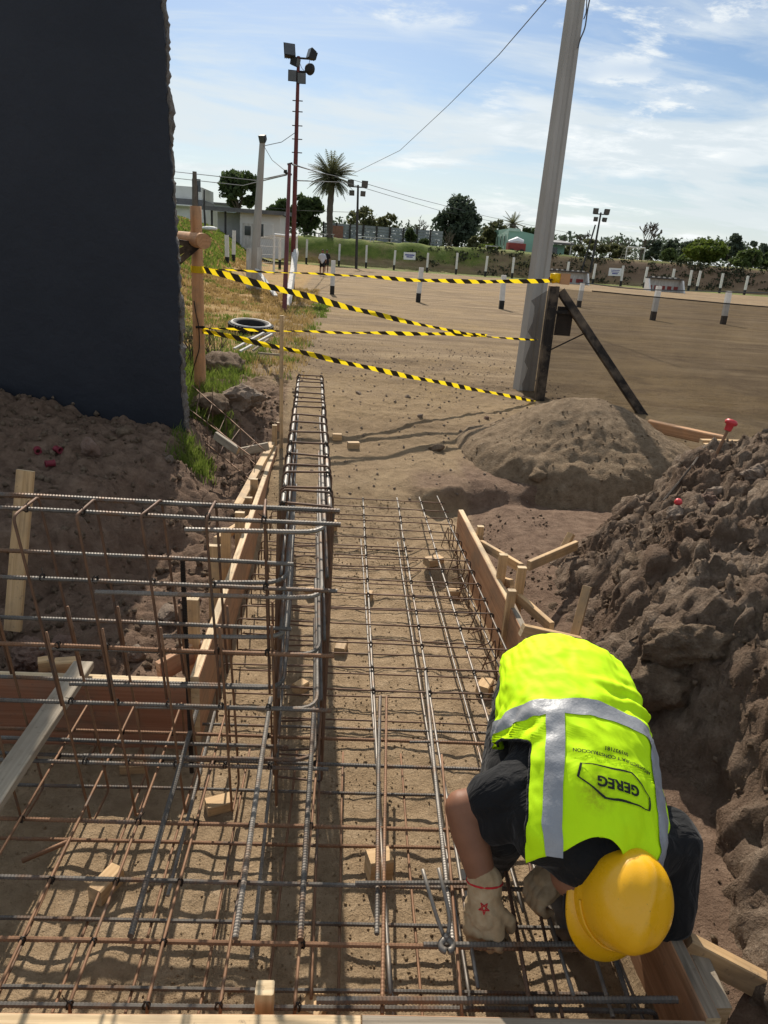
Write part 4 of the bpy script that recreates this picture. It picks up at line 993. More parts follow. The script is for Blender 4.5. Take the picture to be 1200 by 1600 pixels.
# print on the back: reads towards the head
vPC, pPC = .655, R(11)
def on_vest(x, y, off=.0048):          # x to the wearer's right... as printed, y towards the head (metres)
    a = tv(vPC, PA); return vest_pt(pPC - x/a*1.02, vPC + y/LS, off)
def text_mesh(txt, size, cx, cy, name, bold=0.0):
    cu = bpy.data.curves.new('t', 'FONT'); cu.body = txt; cu.size = size; cu.align_x = 'CENTER'; cu.align_y = 'CENTER'; cu.offset = bold; cu.resolution_u = 3
    o = bpy.data.objects.new('t', cu); C.objects.link(o); dg = bpy.context.evaluated_depsgraph_get(); dg.update()
    me = bpy.data.meshes.new_from_object(o.evaluated_get(dg)); bpy.data.objects.remove(o)
    bm = bmesh.new(); bm.from_mesh(me); bmesh.ops.triangulate(bm, faces=bm.faces)
    for _ in range(3):
        lg = [e for e in bm.edges if e.calc_length() > 0.010]
        if not lg: break
        bmesh.ops.subdivide_edges(bm, edges=lg, cuts=1); bmesh.ops.triangulate(bm, faces=bm.faces)
    for v in bm.verts: v.co = on_vest(v.co.x+cx, v.co.y+cy)
    me2 = bpy.data.meshes.new(name); bm.to_mesh(me2); bm.free(); me2.materials.append(MATS['print_black']); return link(name, me2, vest)
text_mesh('GEREG', .033, 0, .056, 'printed_name', .0011)
text_mesh('ARQUITECTURA Y CONSTRUCCION', .0125, 0.0, -.010, 'printed_line', .0003)
text_mesh('093937181', .0135, 0, -.029, 'printed_number', .0003)
hexa = [(-.088, .086), (.033, .094), (.094, .056), (.088, .022), (-.033, .016), (-.092, .054)]
hp = []
for a, c_ in zip(hexa, hexa[1:]+hexa[:1]):
    for k in range(12): t = k/12; hp.append((a[0]+(c_[0]-a[0])*t, a[1]+(c_[1]-a[1])*t))
hb = MB(); n = len(hp); vs = []
for (x, y) in hp:
    l = math.hypot(x, y-.055); s = 1-.0036/max(l, .01)*1.5
    vs += [on_vest(x, y), on_vest(x*s, .055+(y-.055)*s)]
hb.add(vs, [(2*i, 2*((i+1) % n), 2*((i+1) % n)+1, 2*i+1) for i in range(n)]); hb.build('printed_frame', 'print_black', vest)

# --- hard hat
fwd = (-_R*0.30 - _U*0.95); fwd = (fwd - kax*fwd.dot(kax)).normalized(); side = fwd.cross(kax).normalized()
HM = Matrix((side, fwd, kax)).transposed()
hat_o = MB(); prof = []; HN = 64
def hat_r(q):      # outline of shell base: longer front to back
    return 0.108*math.sqrt(1.0/( (math.cos(q)**2) + (math.sin(q)/1.19)**2 ))
rows = [(1.0, 0.0), (1.0, .012), (.985, .022), (.95, .030), (.945, .040), (.93, .062), (.895, .086), (.83, .110), (.73, .129), (.58, .143), (.40, .151), (.2, .155), (.02, .156)]
vs = []
for (s, z) in rows:
    for k in range(HN):
        q = 2*math.pi*k/HN; r = hat_r(q)*s; x, y = r*math.cos(q), r*math.sin(q); zz_ = z
        if z > .05:     # three moulded ridges along the crown
            w = math.exp(-(x/.019)**4)*.006 + math.exp(-((abs(x)-.050)/.008)**2)*.003; zz_ += w*min(1, (z-.05)/.05)
        vs.append(HO + HM @ Vector((x, y, zz_)))
fs = [(i*HN+k, i*HN+(k+1) % HN, (i+1)*HN+(k+1) % HN, (i+1)*HN+k) for i in range(len(rows)-1) for k in range(HN)]
fs.append(tuple((len(rows)-1)*HN+k for k in range(HN))); hat_o.add(vs, fs)
hat = hat_o.build('hard_hat', 'hat_yellow', person, True)
br = MB(); vs = []
for k in range(HN):
    q = 2*math.pi*k/HN; r = hat_r(q); ux, uy = math.cos(q), math.sin(q); f_ = max(0, math.sin(q))**2.2
    out = .010 + .030*f_; dip = -.004-.016*f_
    for (rr, z) in ((r*.97, .004), (r+out*.5, dip*.4+.003), (r+out, dip), (r+out+.002, dip-.004), (r+out-.002, dip-.006), (r*.95, -.004)):
        vs.append(HO + HM @ Vector((rr*ux, rr*uy, z)))
br.add(vs, [(k*6+j, ((k+1) % HN)*6+j, ((k+1) % HN)*6+j+1, k*6+j+1) for k in range(HN) for j in range(5)])
br.build('brim', 'hat_yellow', hat, True)
# raised gutter arc over the brim and a vent slot
ga = MB(); pts = []
for k in range(41):
    q = R(20)+R(320-0)*k/40*0.9; r = hat_r(q)*.972; pts.append(HO + HM @ Vector((r*math.cos(q), r*math.sin(q), .030+.006*math.sin(k/40*math.pi))))
ga.tube(pts, .0042, 6); ga.build('rim_gutter', 'hat_yellow', hat, True)
sl = MB(); q = R(158); p = HO + HM @ Vector((hat_r(q)*.985*math.cos(q), hat_r(q)*.985*math.sin(q), .047)); tq = HM @ Vector((-math.sin(q), math.cos(q), 0))
sl.tube([p-tq*.009, p+tq*.009], .0016, 5); sl.build('slot', 'red_thread', hat)
sb = MB(); pts = []
for k in range(41):
    q = 2*math.pi*k/40; r = hat_r(q)*1.0+.004+.026*max(0, math.sin(q))**2.2; pts.append(HO + HM @ Vector((r*math.cos(q), r*math.sin(q), -.020-.012*max(0, math.sin(q))**2)))
sb.tube(pts, .009, 6); sb.build('sweat_band', 'shirt_black', hat, True)

# --- gloves: palm, four bent fingers and a thumb each
def glove(wr, hand_dir, palm_n, curl, thumb_side, label, star=False):
    d = hand_dir.normalized(); n = (palm_n - d*palm_n.dot(d)).normalized(); s = d.cross(n)*thumb_side
    caps = [(wr-d*.045, .046, wr, .042), (wr, .041, wr+d*.03, .042)]
    for k in range(4):
        o_ = s*(.030-.020*k); base = wr+d*.075+o_*1.15
        caps.append((wr+d*.012+o_*.8, .026, base, .0195))
        L = (.034, .039, .037, .029)[k]; dd = d; p = base; spread = s*(.05-.033*k)
        for seg in range(3):
            ang = curl[0] + seg*curl[1]; dd = (d*math.cos(ang)+n*math.sin(ang)+spread*.4).normalized()
            p2 = p + dd*L*(1, .78, .62)[seg]; caps.append((p, (.0136, .0126, .0116)[seg], p2, (.0126, .0116, .0102)[seg])); p = p2
    tb = wr+d*.02+s*.034; t1 = tb + (d*.55+s*.55+n*.45).normalized()*.045; t2 = t1 + (d*.8+s*.0+n*.65).normalized()*.036
    caps += [(wr+d*.012+s*.018, .024, tb, .020), (tb, .019, t1, .016), (t1, .0155, t2, .0125)]
    g_ = blob('glove', caps, .0036, 'glove_hide', person, 3); wrinkle(g_, .0026, 42, 5); g_['label'] = label
    rb = MB(); cc = wr-d*.046; pts = [cc + (s*math.cos(2*math.pi*k/20)*.0455 + n*math.sin(2*math.pi*k/20)*.0455) for k in range(21)]
    rb.tube(pts, .0028, 6); rb.build('cuff_trim', 'red_thread', g_)
    return g_, d, n, s
dR = (atz(755, 1482, 0.25) - wrR); gR, d1, n1, s1 = glove(wrR+dR.normalized()*.035, dR, Vector((.35, .75, -.35)), (.35, .55), 1, 'soiled hide work glove with red stitched star')
# red stitched star on the back of the glove
stc = wrR + d1*.055; bvh = BVHTree.FromObject(gR, bpy.context.evaluated_depsgraph_get())
tov = (CAM-stc).normalized(); ex = d1.cross(tov).normalized(); ey = tov.cross(ex); stb = MB()
P5 = [ex*math.cos(math.pi/2+4*math.pi*k/5)*.014 + ey*math.sin(math.pi/2+4*math.pi*k/5)*.014 for k in range(6)]
for a, c_ in zip(P5, P5[1:]):
    q = []
    for k in range(6):
        o_ = stc + a.lerp(c_, k/5) + tov*.15; hit = bvh.ray_cast(o_, -tov); q.append((hit[0] if hit[0] is not None else o_-tov*.11) + tov*.0012)
    stb.tube(q, .0014, 5)
stb.build('stitched_star', 'red_thread', gR)
dL = (atz(826, 1404, 0.28) - wrL); gL, d2, n2_, s2 = glove(wrL+dL.normalized()*.03, dL, Vector((-.35, -.25, -.85)), (.6, .95), -1, 'soiled hide work glove gripping the tie wire')

# pincers hooked on the mesh
pin = empty('pincers', 'steel tying pincers with open handles standing on the mesh', 'pincers')
jw = atz(697, 1468, ZU+.05); h1, h2 = atz(660, 1358, ZU+.15), atz(685, 1356, ZU+.16)
for k, (h_, bow) in enumerate(((h1, -.006), (h2, .010))):
    q = [jw+Vector((0, 0, -.005)), jw.lerp(h_, .2)+Vector((bow*1.5, 0, .012)), jw.lerp(h_, .5)+Vector((bow, 0, .008)), h_]
    hb_ = MB(); hb_.tube(fillet(q, .03, 4), .0052, 8); hb_.build('handle', 'rebar_bright', pin, True)
for sx in (-1, 1):
    jb = MB(); q = [jw+Vector((0, 0, .006)), jw+Vector((sx*.016, -.010, .0)), jw+Vector((sx*.013, -.024, -.004)), jw+Vector((sx*.002, -.028, -.005))]
    jb.tube(fillet(q, .01, 4), [.0085]*len(fillet(q, .01, 4)), 8); jb.build('jaw', 'rebar_bright', pin, True)
rv = MB(); rv.lathe([(0.0, .006), (.006, .006), (.0075, .003), (.0075, -.006)], 14, Matrix.Translation(jw+Vector((0, 0, .010)))); rv.build('rivet', 'rebar_bright', pin, True)
# ================================================================== around the site
for nm, cs in (('leaf_dark', ((.035, .055, .02), (.062, .09, .03), (.10, .13, .045))), ('leaf_mid', ((.055, .08, .025), (.095, .13, .04), (.15, .18, .06))),
               ('leaf_olive', ((.075, .08, .036), (.12, .125, .055), (.17, .17, .08))), ('leaf_blue', ((.045, .062, .042), (.075, .098, .064), (.11, .135, .085))), ('leaf_lime', ((.06, .09, .014), (.11, .15, .025), (.17, .20, .04)))):  # lightened leaf tones stand in for distance haze, which is not built
    pm(nm, cs[0], cs[1], 0.9, 0.75, 0, 0, kind='World', c3=cs[2])
    translucent(nm, .4)
pm('bark', (.075, .06, .048), (.13, .105, .085), 8, .95, 0, .5, 20, .02)
pm('bark_pale', (.16, .135, .115), (.10, .082, .07), 8, .95, 0, .5, 20, .02)
pm('house_white', (.66, .65, .63), (.56, .55, .53), 1.2, .85, 0, .2, 20, kind='World')
pm('house_mint', (.26, .44, .36), (.22, .38, .31), 1.0, .85, 0, .2, 20, kind='World')
pm('mint_trim', (.44, .58, .50), (.38, .52, .45), 1.0, .85, 0, 0, kind='World')
pm('sheet_roof', (.10, .10, .105), (.16, .155, .15), 2, .6, .2, .1, kind='World')
pm('panel_grey', (.30, .32, .33), (.23, .245, .255), .9, .9, 0, .2, 20, kind='World')
pm('pane_dark', (.02, .025, .03), (.035, .04, .045), 2, .12, 0, 0, spec=.6)
pm('tarp_red', (.30, .06, .05), (.22, .04, .035), 4, .7, 0, .2)
pm('sign_white', (.78, .78, .80), (.70, .70, .72), 5, .6, 0, 0)
pm('sign_blue', (.05, .06, .30), (.07, .08, .34), 5, .6, 0, 0)
pm('brick_red', (.26, .12, .08), (.33, .17, .12), 5, .9, 0, .2)
pm('steel_dark', (.035, .033, .033), (.06, .055, .052), 6, .55, .4, 0)
pm('grass_green', (.085, .135, .02), (.15, .20, .035), 5, .8, 0, 0, kind='World', c3=(.23, .25, .06))
pm('grass_dry', (.27, .19, .075), (.38, .26, .11), 4, .85, 0, 0, kind='World', c3=(.30, .25, .07))
pm('scrub_leaf', (.022, .026, .013), (.042, .046, .022), .6, .9, 0, 0, kind='World', c3=(.075, .07, .035)); translucent('grass_green', .45); translucent('grass_dry', .4)
pm('lamp_glass', (.06, .065, .07), (.09, .095, .1), 4, .2, 0, 0, spec=.5)  # dark base colour stands in for the backlit shade on the lamp fronts
pm('twig_brown', (.12, .095, .075), (.19, .15, .115), 10, .9, 0, 0)

def gz(x, y): return float(H0(np.array([x]), np.array([y]))[0])
# ---- fast leaf cloud
def leaves(name, mat, parent, clumps, n_per, size, seed, droop=0.0):
    rg = np.random.default_rng(seed); P = []
    for (c, r) in clumps:
        d = rg.normal(size=(n_per, 3)); d /= np.linalg.norm(d, axis=1)[:, None]; rad = rg.uniform(0.25, 1.0, (n_per, 1))**0.5
        P.append(np.array(c) + d*rad*np.array(r))
    P = np.concatenate(P); n = len(P); a = rg.normal(size=(n, 3)); a /= np.linalg.norm(a, axis=1)[:, None]
    a[:, 2] -= droop; b_ = np.cross(a, rg.normal(size=(n, 3))); b_ /= np.linalg.norm(b_, axis=1)[:, None]
    s = size*rg.uniform(.6, 1.35, (n, 1)); a, b_ = a*s, b_*s*.62
    V = np.stack([P-a, P+b_*.9, P+a, P-b_*.9], 1).reshape(-1, 3).astype(np.float32); idx = np.arange(n*4, dtype=np.int32)
    me = bpy.data.meshes.new(name); me.vertices.add(n*4); me.vertices.foreach_set('co', V.ravel()); me.loops.add(n*4); me.loops.foreach_set('vertex_index', idx)
    me.polygons.add(n); me.polygons.foreach_set('loop_start', np.arange(0, n*4, 4)); me.update(calc_edges=True); me.materials.append(MATS[mat])
    return link(name, me, parent)
def limb(b_, p, d, L, r, lev, rg, ends, spread=.7, rmin=0.0):
    n = 4; r = max(r, rmin); pts = [Vector(p)]; dd = d.copy()
    for k in range(n):
        dd = (dd + Vector((rg.uniform(-1, 1), rg.uniform(-1, 1), rg.uniform(-.4, .8)))*.16).normalized(); pts.append(pts[-1]+dd*L/n)
    b_.tube(pts, [r*(1-.6*k/n) for k in range(n+1)], 5, False)
    if lev == 0: ends.append(pts[-1]); return
    for k in range(rg.choice((2, 3, 3))):
        a = rg.uniform(0, 6.28); nd = (dd + Vector((math.cos(a), math.sin(a), rg.uniform(-.1, .5)))*spread).normalized()
        limb(b_, pts[rg.choice((2, 3, 4))], nd, L*rg.uniform(.55, .78), r*.55, lev-1, rg, ends, spread, rmin)
def tree(name, label, px, pyb, pyt, halfw, Y, mat='leaf_dark', seed=1, trunk=.25, nclump=26, n_per=70, leaf=.3, bare=False, shape='round', cat='tree', group=None, lev=3):
    bx = aty(px, pyb, Y); x = bx.x; zt = aty(px, pyt, Y).z; g = gz(x, Y); W = halfw*Y/FPX; Ht = zt-g; rg = random.Random(seed)
    root = empty(name, label, cat, group=group); tb = MB(); ends = []
    if bare:
        limb(tb, (x, Y, g-.2), Vector((.05, 0, 1)), Ht*.34, Ht*.03, lev+2, rg, ends, .62, .036); tb.build('branches', 'bark', root); return root
    th = trunk*Ht; cz = g+th+(Ht-th)/2; hz_ = (Ht-th)/2
    tb.tube([(x, Y, g-.3), (x+jit(.1), Y, g+th*.6), (x+jit(.2), Y+jit(.2), g+th+hz_*.5)], [Ht*.026+.05, Ht*.022+.03, Ht*.012], 7)
    for k in range(6):
        a = rg.uniform(0, 6.28); tb.tube([(x, Y, g+th*rg.uniform(.7, 1.1)), (x+math.cos(a)*W*.4, Y+math.sin(a)*W*.4, g+th+hz_*rg.uniform(.4, .9)), (x+math.cos(a)*W*.75, Y+math.sin(a)*W*.7, cz+hz_*rg.uniform(-.1, .5))], [Ht*.014, Ht*.008, Ht*.003], 5, False)
    tb.build('trunk', 'bark', root); cl = []
    for k in range(nclump):
        while True:
            q = Vector((rg.uniform(-1, 1), rg.uniform(-1, 1), rg.uniform(-1, 1)))
            if q.length < 1: break
        q = q*(rg.uniform(.75, 1.0)/max(q.length, .35)) if rg.random() < .6 else q
        t = (q.z+1)/2; wz = 1.0
        if shape == 'cone': wz = max(.12, 1.05-t*.95)
        elif shape == 'spread': wz = .75+.35*t
        elif shape == 'dome': wz = math.sqrt(max(.1, 1-(t*.9)**2))
        s = rg.uniform(.20, .36)
        cl.append(((x+q.x*W*wz*.84, Y+q.y*W*wz*.84, cz+q.z*hz_*.84), (W*s, W*s, min(W, hz_)*s*.9)))
    leaves('crown', mat, root, cl, n_per, leaf, seed); return root
def palm(name, label, px, pyb, pyt, halfw, Y, seed=3, nf=70, trunk_r=.35, fl=None, arch=1.0):
    b0 = aty(px, pyb, Y); x = b0.x; g = gz(x, Y); zc = aty(px, pyt, Y).z; W = halfw*Y/FPX; rg = random.Random(seed)
    root = empty(name, label, 'palm tree'); tb = MB(); pts = [(x+.03*math.sin(k*.7), Y, g-.3+(zc-g+.3)*k/14) for k in range(15)]
    tb.tube(pts, [trunk_r*(1.05+.12*(k % 2))*(1.15 if k > 11 else 1) for k in range(15)], 9); tb.build('trunk', 'bark', root); fb = MB()
    for i in range(nf):
        a = rg.uniform(0, 6.283); el = math.asin(-.78+1.74*(i+.5)/nf); L = W*rg.uniform(.86, 1.08); d = Vector((math.cos(a)*math.cos(el), math.sin(a)*math.cos(el), math.sin(el))); p = Vector((x, Y, zc)); q = [p.copy()]
        for k in range(7): d = (d+Vector((0, 0, -.035*arch*(k+1)*.5))).normalized(); p = p+d*L/7; q.append(p.copy())
        fb.tube(q, [.045*(1-.7*k/7) for k in range(8)], 3, False); sd = d.cross(Vector((0, 0, 1))).normalized()
        for k in range(1, 15):
            t = k/15*7; i0 = min(int(t), 6); c0 = q[i0].lerp(q[i0+1], t-i0); tg = (q[i0+1]-q[i0]).normalized(); ll = L*.16*math.sin(math.pi*min(1, .12+k/15*.9))+.1
            for s_ in (-1, 1):
                e = c0 + (sd*s_*.8 + tg*.7 + Vector((0, 0, -.25))).normalized()*ll; w = tg*.055; fb.add([c0-w, c0+w, e], [(0, 1, 2)])
    fb.build('fronds', 'leaf_olive', root); return root

# ---- trees, left to right
tree('broadleaf_tree', 'round-crowned tree on tall trunks left of the thin lamp post', 374, 362, 264, 32, 78, 'leaf_dark', 3, .36, 34, 80, .24)
tree('broadleaf_tree', 'broad dense dark tree behind the red floodlight mast, right half', 478, 368, 302, 24, 80, 'leaf_dark', 5, .08, 34, 90, .24)
tree('broadleaf_tree', 'dark lower tree left of the dense tree by the white house roof', 437, 366, 300, 24, 83, 'leaf_dark', 6, .1, 26, 80, .24)
palm('palm_tree', 'tall date palm with a full round crown', 515, 352, 276, 36, 74, 3, 150, .27)
tree('broadleaf_tree', 'sparse tree with open crown right of the far lamp post', 567, 368, 320, 25, 95, 'leaf_olive', 8, .25, 24, 34, .26)
tree('broadleaf_tree', 'small open-crowned tree above the panel fence', 605, 368, 333, 17, 95, 'leaf_olive', 9, .25, 18, 34, .26)
for k, (px, pt) in enumerate(((633, 333), (652, 330), (664, 338))): tree('bare_tree', ('slim leafless tree farthest left behind the fence', 'slim leafless tree in the middle behind the fence', 'slim leafless tree nearest the dark conifer')[k], px, 372, pt, 8, 105, bare=True, seed=30+k, lev=2)
tree('conifer_tree', 'large dark conifer standing behind the panel fence', 712, 388, 303, 38, 90, 'leaf_blue', 11, .02, 60, 90, .26, shape='dome')
tree('broadleaf_tree', 'low dark tree between the conifer and the mint house', 770, 396, 342, 20, 92, 'leaf_olive', 13, .1, 26, 60, .26)
palm('palm_tree', 'small ragged palm behind the mint house', 797, 392, 349, 21, 98, 7, 26, .3, arch=.6)
tree('broadleaf_tree', 'dark bush-like tree above the mint house roof', 825, 395, 355, 19, 100, 'leaf_dark', 14, .1, 22, 50, .28)
for k, (px, pt, hw_) in enumerate(((908, 350, 26), (880, 362, 15), (950, 352, 22), (975, 350, 16))):
    tree('bare_tree', ('wide leafless tree left of the far floodlight', 'small leafless tree behind the concrete pole', 'leafless tree right of the far floodlight', 'leafless tree left of the big forked one')[k], px, 402, pt, hw_, 96, bare=True, seed=50+k, lev=3)
tree('bare_tree', 'big forked leafless tree on the far bank', 1000, 405, 330, 30, 80, bare=True, seed=71, lev=4)
tree('shrub', 'dark rounded shrub at the edge of the far bank', 1040, 414, 388, 13, 76, 'leaf_mid', 17, .05, 16, 60, .22, cat='shrub')
tree('broadleaf_tree', 'wide drooping green tree on the far bank', 1100, 416, 373, 36, 80, 'leaf_lime', 19, .15, 44, 80, .24, shape='spread')
tree('broadleaf_tree', 'tall dark pointed tree behind the drooping tree', 1141, 412, 360, 15, 100, 'leaf_blue', 21, .05, 30, 60, .3, shape='dome')
for k, (px, pt, hw_, Y, mt) in enumerate(((1015, 372, 20, 130, 'leaf_blue'), (1048, 370, 16, 125, 'leaf_blue'), (1068, 374, 14, 120, 'leaf_blue'), (1165, 388, 22, 90, 'leaf_mid'), (1168, 374, 14, 135, 'leaf_blue'), (1192, 378, 16, 140, 'leaf_blue'), (1210, 392, 26, 95, 'leaf_dark'))):
    tree('broadleaf_tree', ('hazy dark tree behind the big forked tree', 'hazy tree left of the drooping tree', 'hazy tree close to the drooping tree crown', 'low green tree right of the drooping tree', 'distant tree second from the right edge', 'distant tree nearest the right edge on the skyline', 'dark tree cut by the right edge of the picture')[k], px, 416, pt, hw_, Y, mt, 80+k, .05, 22, 60, .3)
cl = []
rg = random.Random(9)
for k in range(150):
    t = k/150; X = -60+t*290; cl.append(((X+rg.uniform(-3, 3), 170+rg.uniform(-15, 25), 4.6+rg.uniform(0, 3.2)*(.4+.6*(X > 20))), (rg.uniform(3, 6), 3, rg.uniform(1.8, 3.6))))
w_ = stuff(leaves('far_woods', 'leaf_blue', None, cl, 90, .5, 12)); tag(w_, 'dark line of distant woods along the skyline', 'woods')
for k, (px, pyb, pt, hw_, Y, mt, lb) in enumerate(((744//1, 392, 368, 20, 84, 'leaf_olive', 'scrubby bush left of the mint house'), (764, 396, 383, 16, 80, 'leaf_lime', 'low bright bush before the mint house'), (641, 386, 357, 8, 78, 'leaf_dark', 'dark shrub growing before the panel fence'), (662, 388, 374, 6, 78, 'leaf_dark', 'small dark shrub at the panel fence'), (920, 408, 372, 26, 90, 'leaf_olive', 'brown-green thicket behind the far floodlight'), (960, 410, 380, 24, 88, 'leaf_olive', 'thicket left of the big forked tree'), (1075, 412, 395, 18, 84, 'leaf_mid', 'bush at the foot of the drooping tree'), (878, 404, 380, 15, 90, 'leaf_olive', 'thicket right of the concrete pole'))):
    tree('bush', lb, px, pyb, pt, hw_, Y, mt, 120+k, .03, 16, 60, .22, cat='bush')
cl = []; rg = random.Random(4)
for k in range(420):
    X = rg.uniform(0, 1)**.8*75+5; y_ = 70.3+.02*X+rg.uniform(0, 3.2); cl.append(((X, y_, gz(X, y_)+rg.uniform(-.05, .2)), (rg.uniform(.4, 1.0), .5, rg.uniform(.15, .35))))
w_ = stuff(leaves('bank_scrub', 'scrub_leaf', None, cl, 26, .13, 13)); tag(w_, 'low olive scrub covering the far bank', 'scrub')
sh = empty('dry_shrub', 'dry upright shrub at the right end of the panel fence', 'shrub'); tb = MB(); p0 = aty(700, 396, 74); ends = []
for k in range(9): limb(tb, (p0.x+jit(.3), 74, gz(p0.x, 74)), Vector((jit(.35), jit(.3), 1)), 1.0, .025, 1, rg, ends)
tb.build('twigs', 'twig_brown', sh)

# ---- buildings
def px_box(b_, x0, y0, x1, y1, Y, depth, drop=0.0):
    a, c_ = aty(x0, y0, Y), aty(x1, y1, Y); z0, z1 = min(a.z, c_.z)-drop, max(a.z, c_.z); b_.box(((a.x+c_.x)/2, Y+depth/2, (z0+z1)/2), (abs(c_.x-a.x), depth, z1-z0)); return a, c_
def part(par, name, mat, *rects):
    b_ = MB()
    for r in rects: px_box(b_, *r)
    return b_.build(name, mat, par)
hs1 = empty('club_house', 'low white house with flat dark sheet roof and open porch', 'house'); Yh = 62
A, B = aty(329, 362, Yh), aty(437, 366, Yh); zb = gz((A.x+B.x)/2, Yh); zr = aty(383, 331, Yh).z
def wbox(par, name, mat, x0, x1, y0, y1, z0, z1): b_ = MB(); b_.box(((x0+x1)/2, (y0+y1)/2, (z0+z1)/2), (x1-x0, y1-y0, z1-z0)); return b_.build(name, mat, par)
xm = aty(375, 350, Yh).x
wbox(hs1, 'wall', 'house_white', xm, B.x, Yh, Yh+6, zb-.5, zr); wbox(hs1, 'back_wall', 'house_white', A.x, xm-.02, Yh+3.2, Yh+6, zb-.5, zr-.02)
rf = MB(); rf.box(((A.x+B.x)/2-.2, Yh+2.9, zr+.18), (B.x-A.x+1.2, 7.4, .30), Euler((R(2), 0, 0)).to_matrix()); rf.build('roof', 'sheet_roof', hs1)
for xx in (A.x+.1, (A.x+xm)/2): b_ = MB(); b_.box((xx, Yh+.1, (zb+zr)/2), (.14, .14, zr-zb)); b_.build('porch_post', 'steel_dark', hs1)
dx = aty(388, 350, Yh).x; wd = wbox(hs1, 'door', 'white_worn', dx-.45, dx+.35, Yh-.05, Yh+.02, zb, zb+2.0); wbox(wd, 'door_pane', 'pane_dark', dx-.28, dx+.2, Yh-.07, Yh-.052, zb+1.1, zb+1.8)
wx = aty(413, 345, Yh).x; win = wbox(hs1, 'window', 'white_paint', wx-.75, wx+.75, Yh-.06, Yh+.02, zb+1.0, zb+2.1)
for k in (-1, 1): wbox(win, 'pane', 'pane_dark' if k < 0 else 'house_white', wx+k*.36-.31, wx+k*.36+.31, Yh-.09, Yh-.062, zb+1.08, zb+2.02)
hs2 = empty('two_storey_house', 'white two-storey building half hidden by the navy wall', 'house'); Y2 = 75
A, B = aty(268, 300, Y2), aty(316, 330, Y2); zb2 = gz(A.x, Y2); zt2 = aty(290, 291, Y2).z; zm = aty(290, 316, Y2).z
wbox(hs2, 'upper_wall', 'house_white', A.x-1.5, B.x, Y2, Y2+6, zm+.3, zt2); wbox(hs2, 'lower_wall', 'house_white', A.x-1.5, B.x+.6, Y2-1.5, Y2+6, zb2-.5, zm-.35); wbox(hs2, 'dark_ledge', 'sheet_roof', A.x-1.6, B.x+.1, Y2-.2, Y2+6, zm-.348, zm+.298)
wx = aty(308, 306, Y2).x; w2 = wbox(hs2, 'window', 'pane_dark', wx-.45, wx+.35, Y2-.05, Y2+.02, zm+1.0, zm+2.1)
rf = MB(); rf.box((A.x+.6, Y2-1.6, zm-.55), (3.6, 1.4, .1), Euler((R(-16), 0, 0)).to_matrix()); rf.build('awning', 'white_paint', hs2)
hs3 = empty('grey_house', 'grey block house seen between the log post and the white house', 'house'); a = aty(322, 325, 90); zb3 = gz(a.x, 90)
wbox(hs3, 'wall', 'panel_grey', a.x-1.2, a.x+2.6, 90, 95, zb3-.4, aty(322, 318, 90).z); wbox(hs3, 'roof', 'sheet_roof', a.x-1.4, a.x+2.8, 89.8, 95.2, aty(322, 318, 90).z, aty(322, 315, 90).z)
# posts by the house
for k, (px, pt, pb, Y, r_, lb) in enumerate(((304, 268, 362, 40, .13, 'weathered timber pole rising behind the log post'), (308, 290, 362, 46, .07, 'thin pole beside the weathered timber pole'), (319, 297, 362, 50, .06, 'dark thin pole by the white house'))):
    t = aty(px, pt, Y); b_ = MB(); g = gz(t.x, Y); b_.tube([(t.x+.05, Y, g-.2), (t.x-.02, Y, (g+t.z)/2), (t.x, Y, t.z)], [r_*1.2, r_*1.1, r_*.8], 8); tag(b_.build('timber_pole', 'bark_pale' if k < 1 else 'steel_dark'), lb, 'pole')
o = lump('scrap_sheet', aty(328, 357, 45), (.45, .3, .12), 'white_paint', 5, None, 2, .3); tag(o, 'crumpled white sheet lying on the bank below the white house', 'scrap')
mint = empty('mint_house', 'mint green gabled house beyond the field', 'house'); Ym = 84
A, B = aty(781, 394, Ym), aty(832, 394, Ym); zb = gz((A.x+B.x)/2, Ym)-.3; ze = aty(781, 366, Ym).z; zp = aty(795, 357, Ym).z; zr = aty(832, 366, Ym).z
xr_ = aty(793, 380, Ym).x
b_ = MB(); b_.add([(xr_, Ym, zb), (B.x, Ym, zb), (B.x, Ym, zr), (xr_+.1, Ym, zp), (xr_, Ym, zp), (xr_, Ym+9, zb), (B.x, Ym+9, zb), (B.x, Ym+9, zr), (xr_+.1, Ym+9, zp), (xr_, Ym+9, zp)], [(0, 1, 2, 3, 4), (9, 8, 7, 6, 5), (0, 5, 6, 1), (1, 6, 7, 2), (2, 7, 8, 3), (3, 8, 9, 4), (4, 9, 5, 0)]); b_.build('side_wall', 'house_mint', mint)
b_ = MB(); Af = aty(780, 394, Ym+4); b_.add([(xr_-.02, Ym-.02, zb), (xr_-.02, Ym-.02, zp), (Af.x, Ym+7, zp-.8), (Af.x, Ym+7, zb)], [(0, 1, 2, 3)]); b_.build('front_wall', 'mint_trim', mint)
for k in range(3):
    t = .2+.27*k; p = Vector((xr_-.03, Ym, 0)).lerp(Vector((Af.x-.02, Ym+7, 0)), t); b_ = MB(); b_.bar((p.x-.06, p.y-.06, zb+.3), (p.x-.06, p.y-.06, zb+2.2), .5, .1, (1, 0, 0)); wv = b_.build('window', 'mint_trim', mint); b_ = MB(); b_.bar((p.x-.12, p.y-.12, zb+1.0), (p.x-.12, p.y-.12, zb+2.0), .35, .05, (1, 0, 0)); b_.build('pane', 'pane_dark', wv)
wbox(mint, 'cornice', 'mint_trim', xr_-.1, xr_+1.2, Ym-.12, Ym-.03, zp-.25, zp+.05)
an = empty('porch_house', 'low mint annex with sheet roof right of the concrete pole', 'house'); C0, D0 = aty(845, 397, Ym+2), aty(886, 398, Ym+2); zr2 = aty(860, 377, Ym+2).z
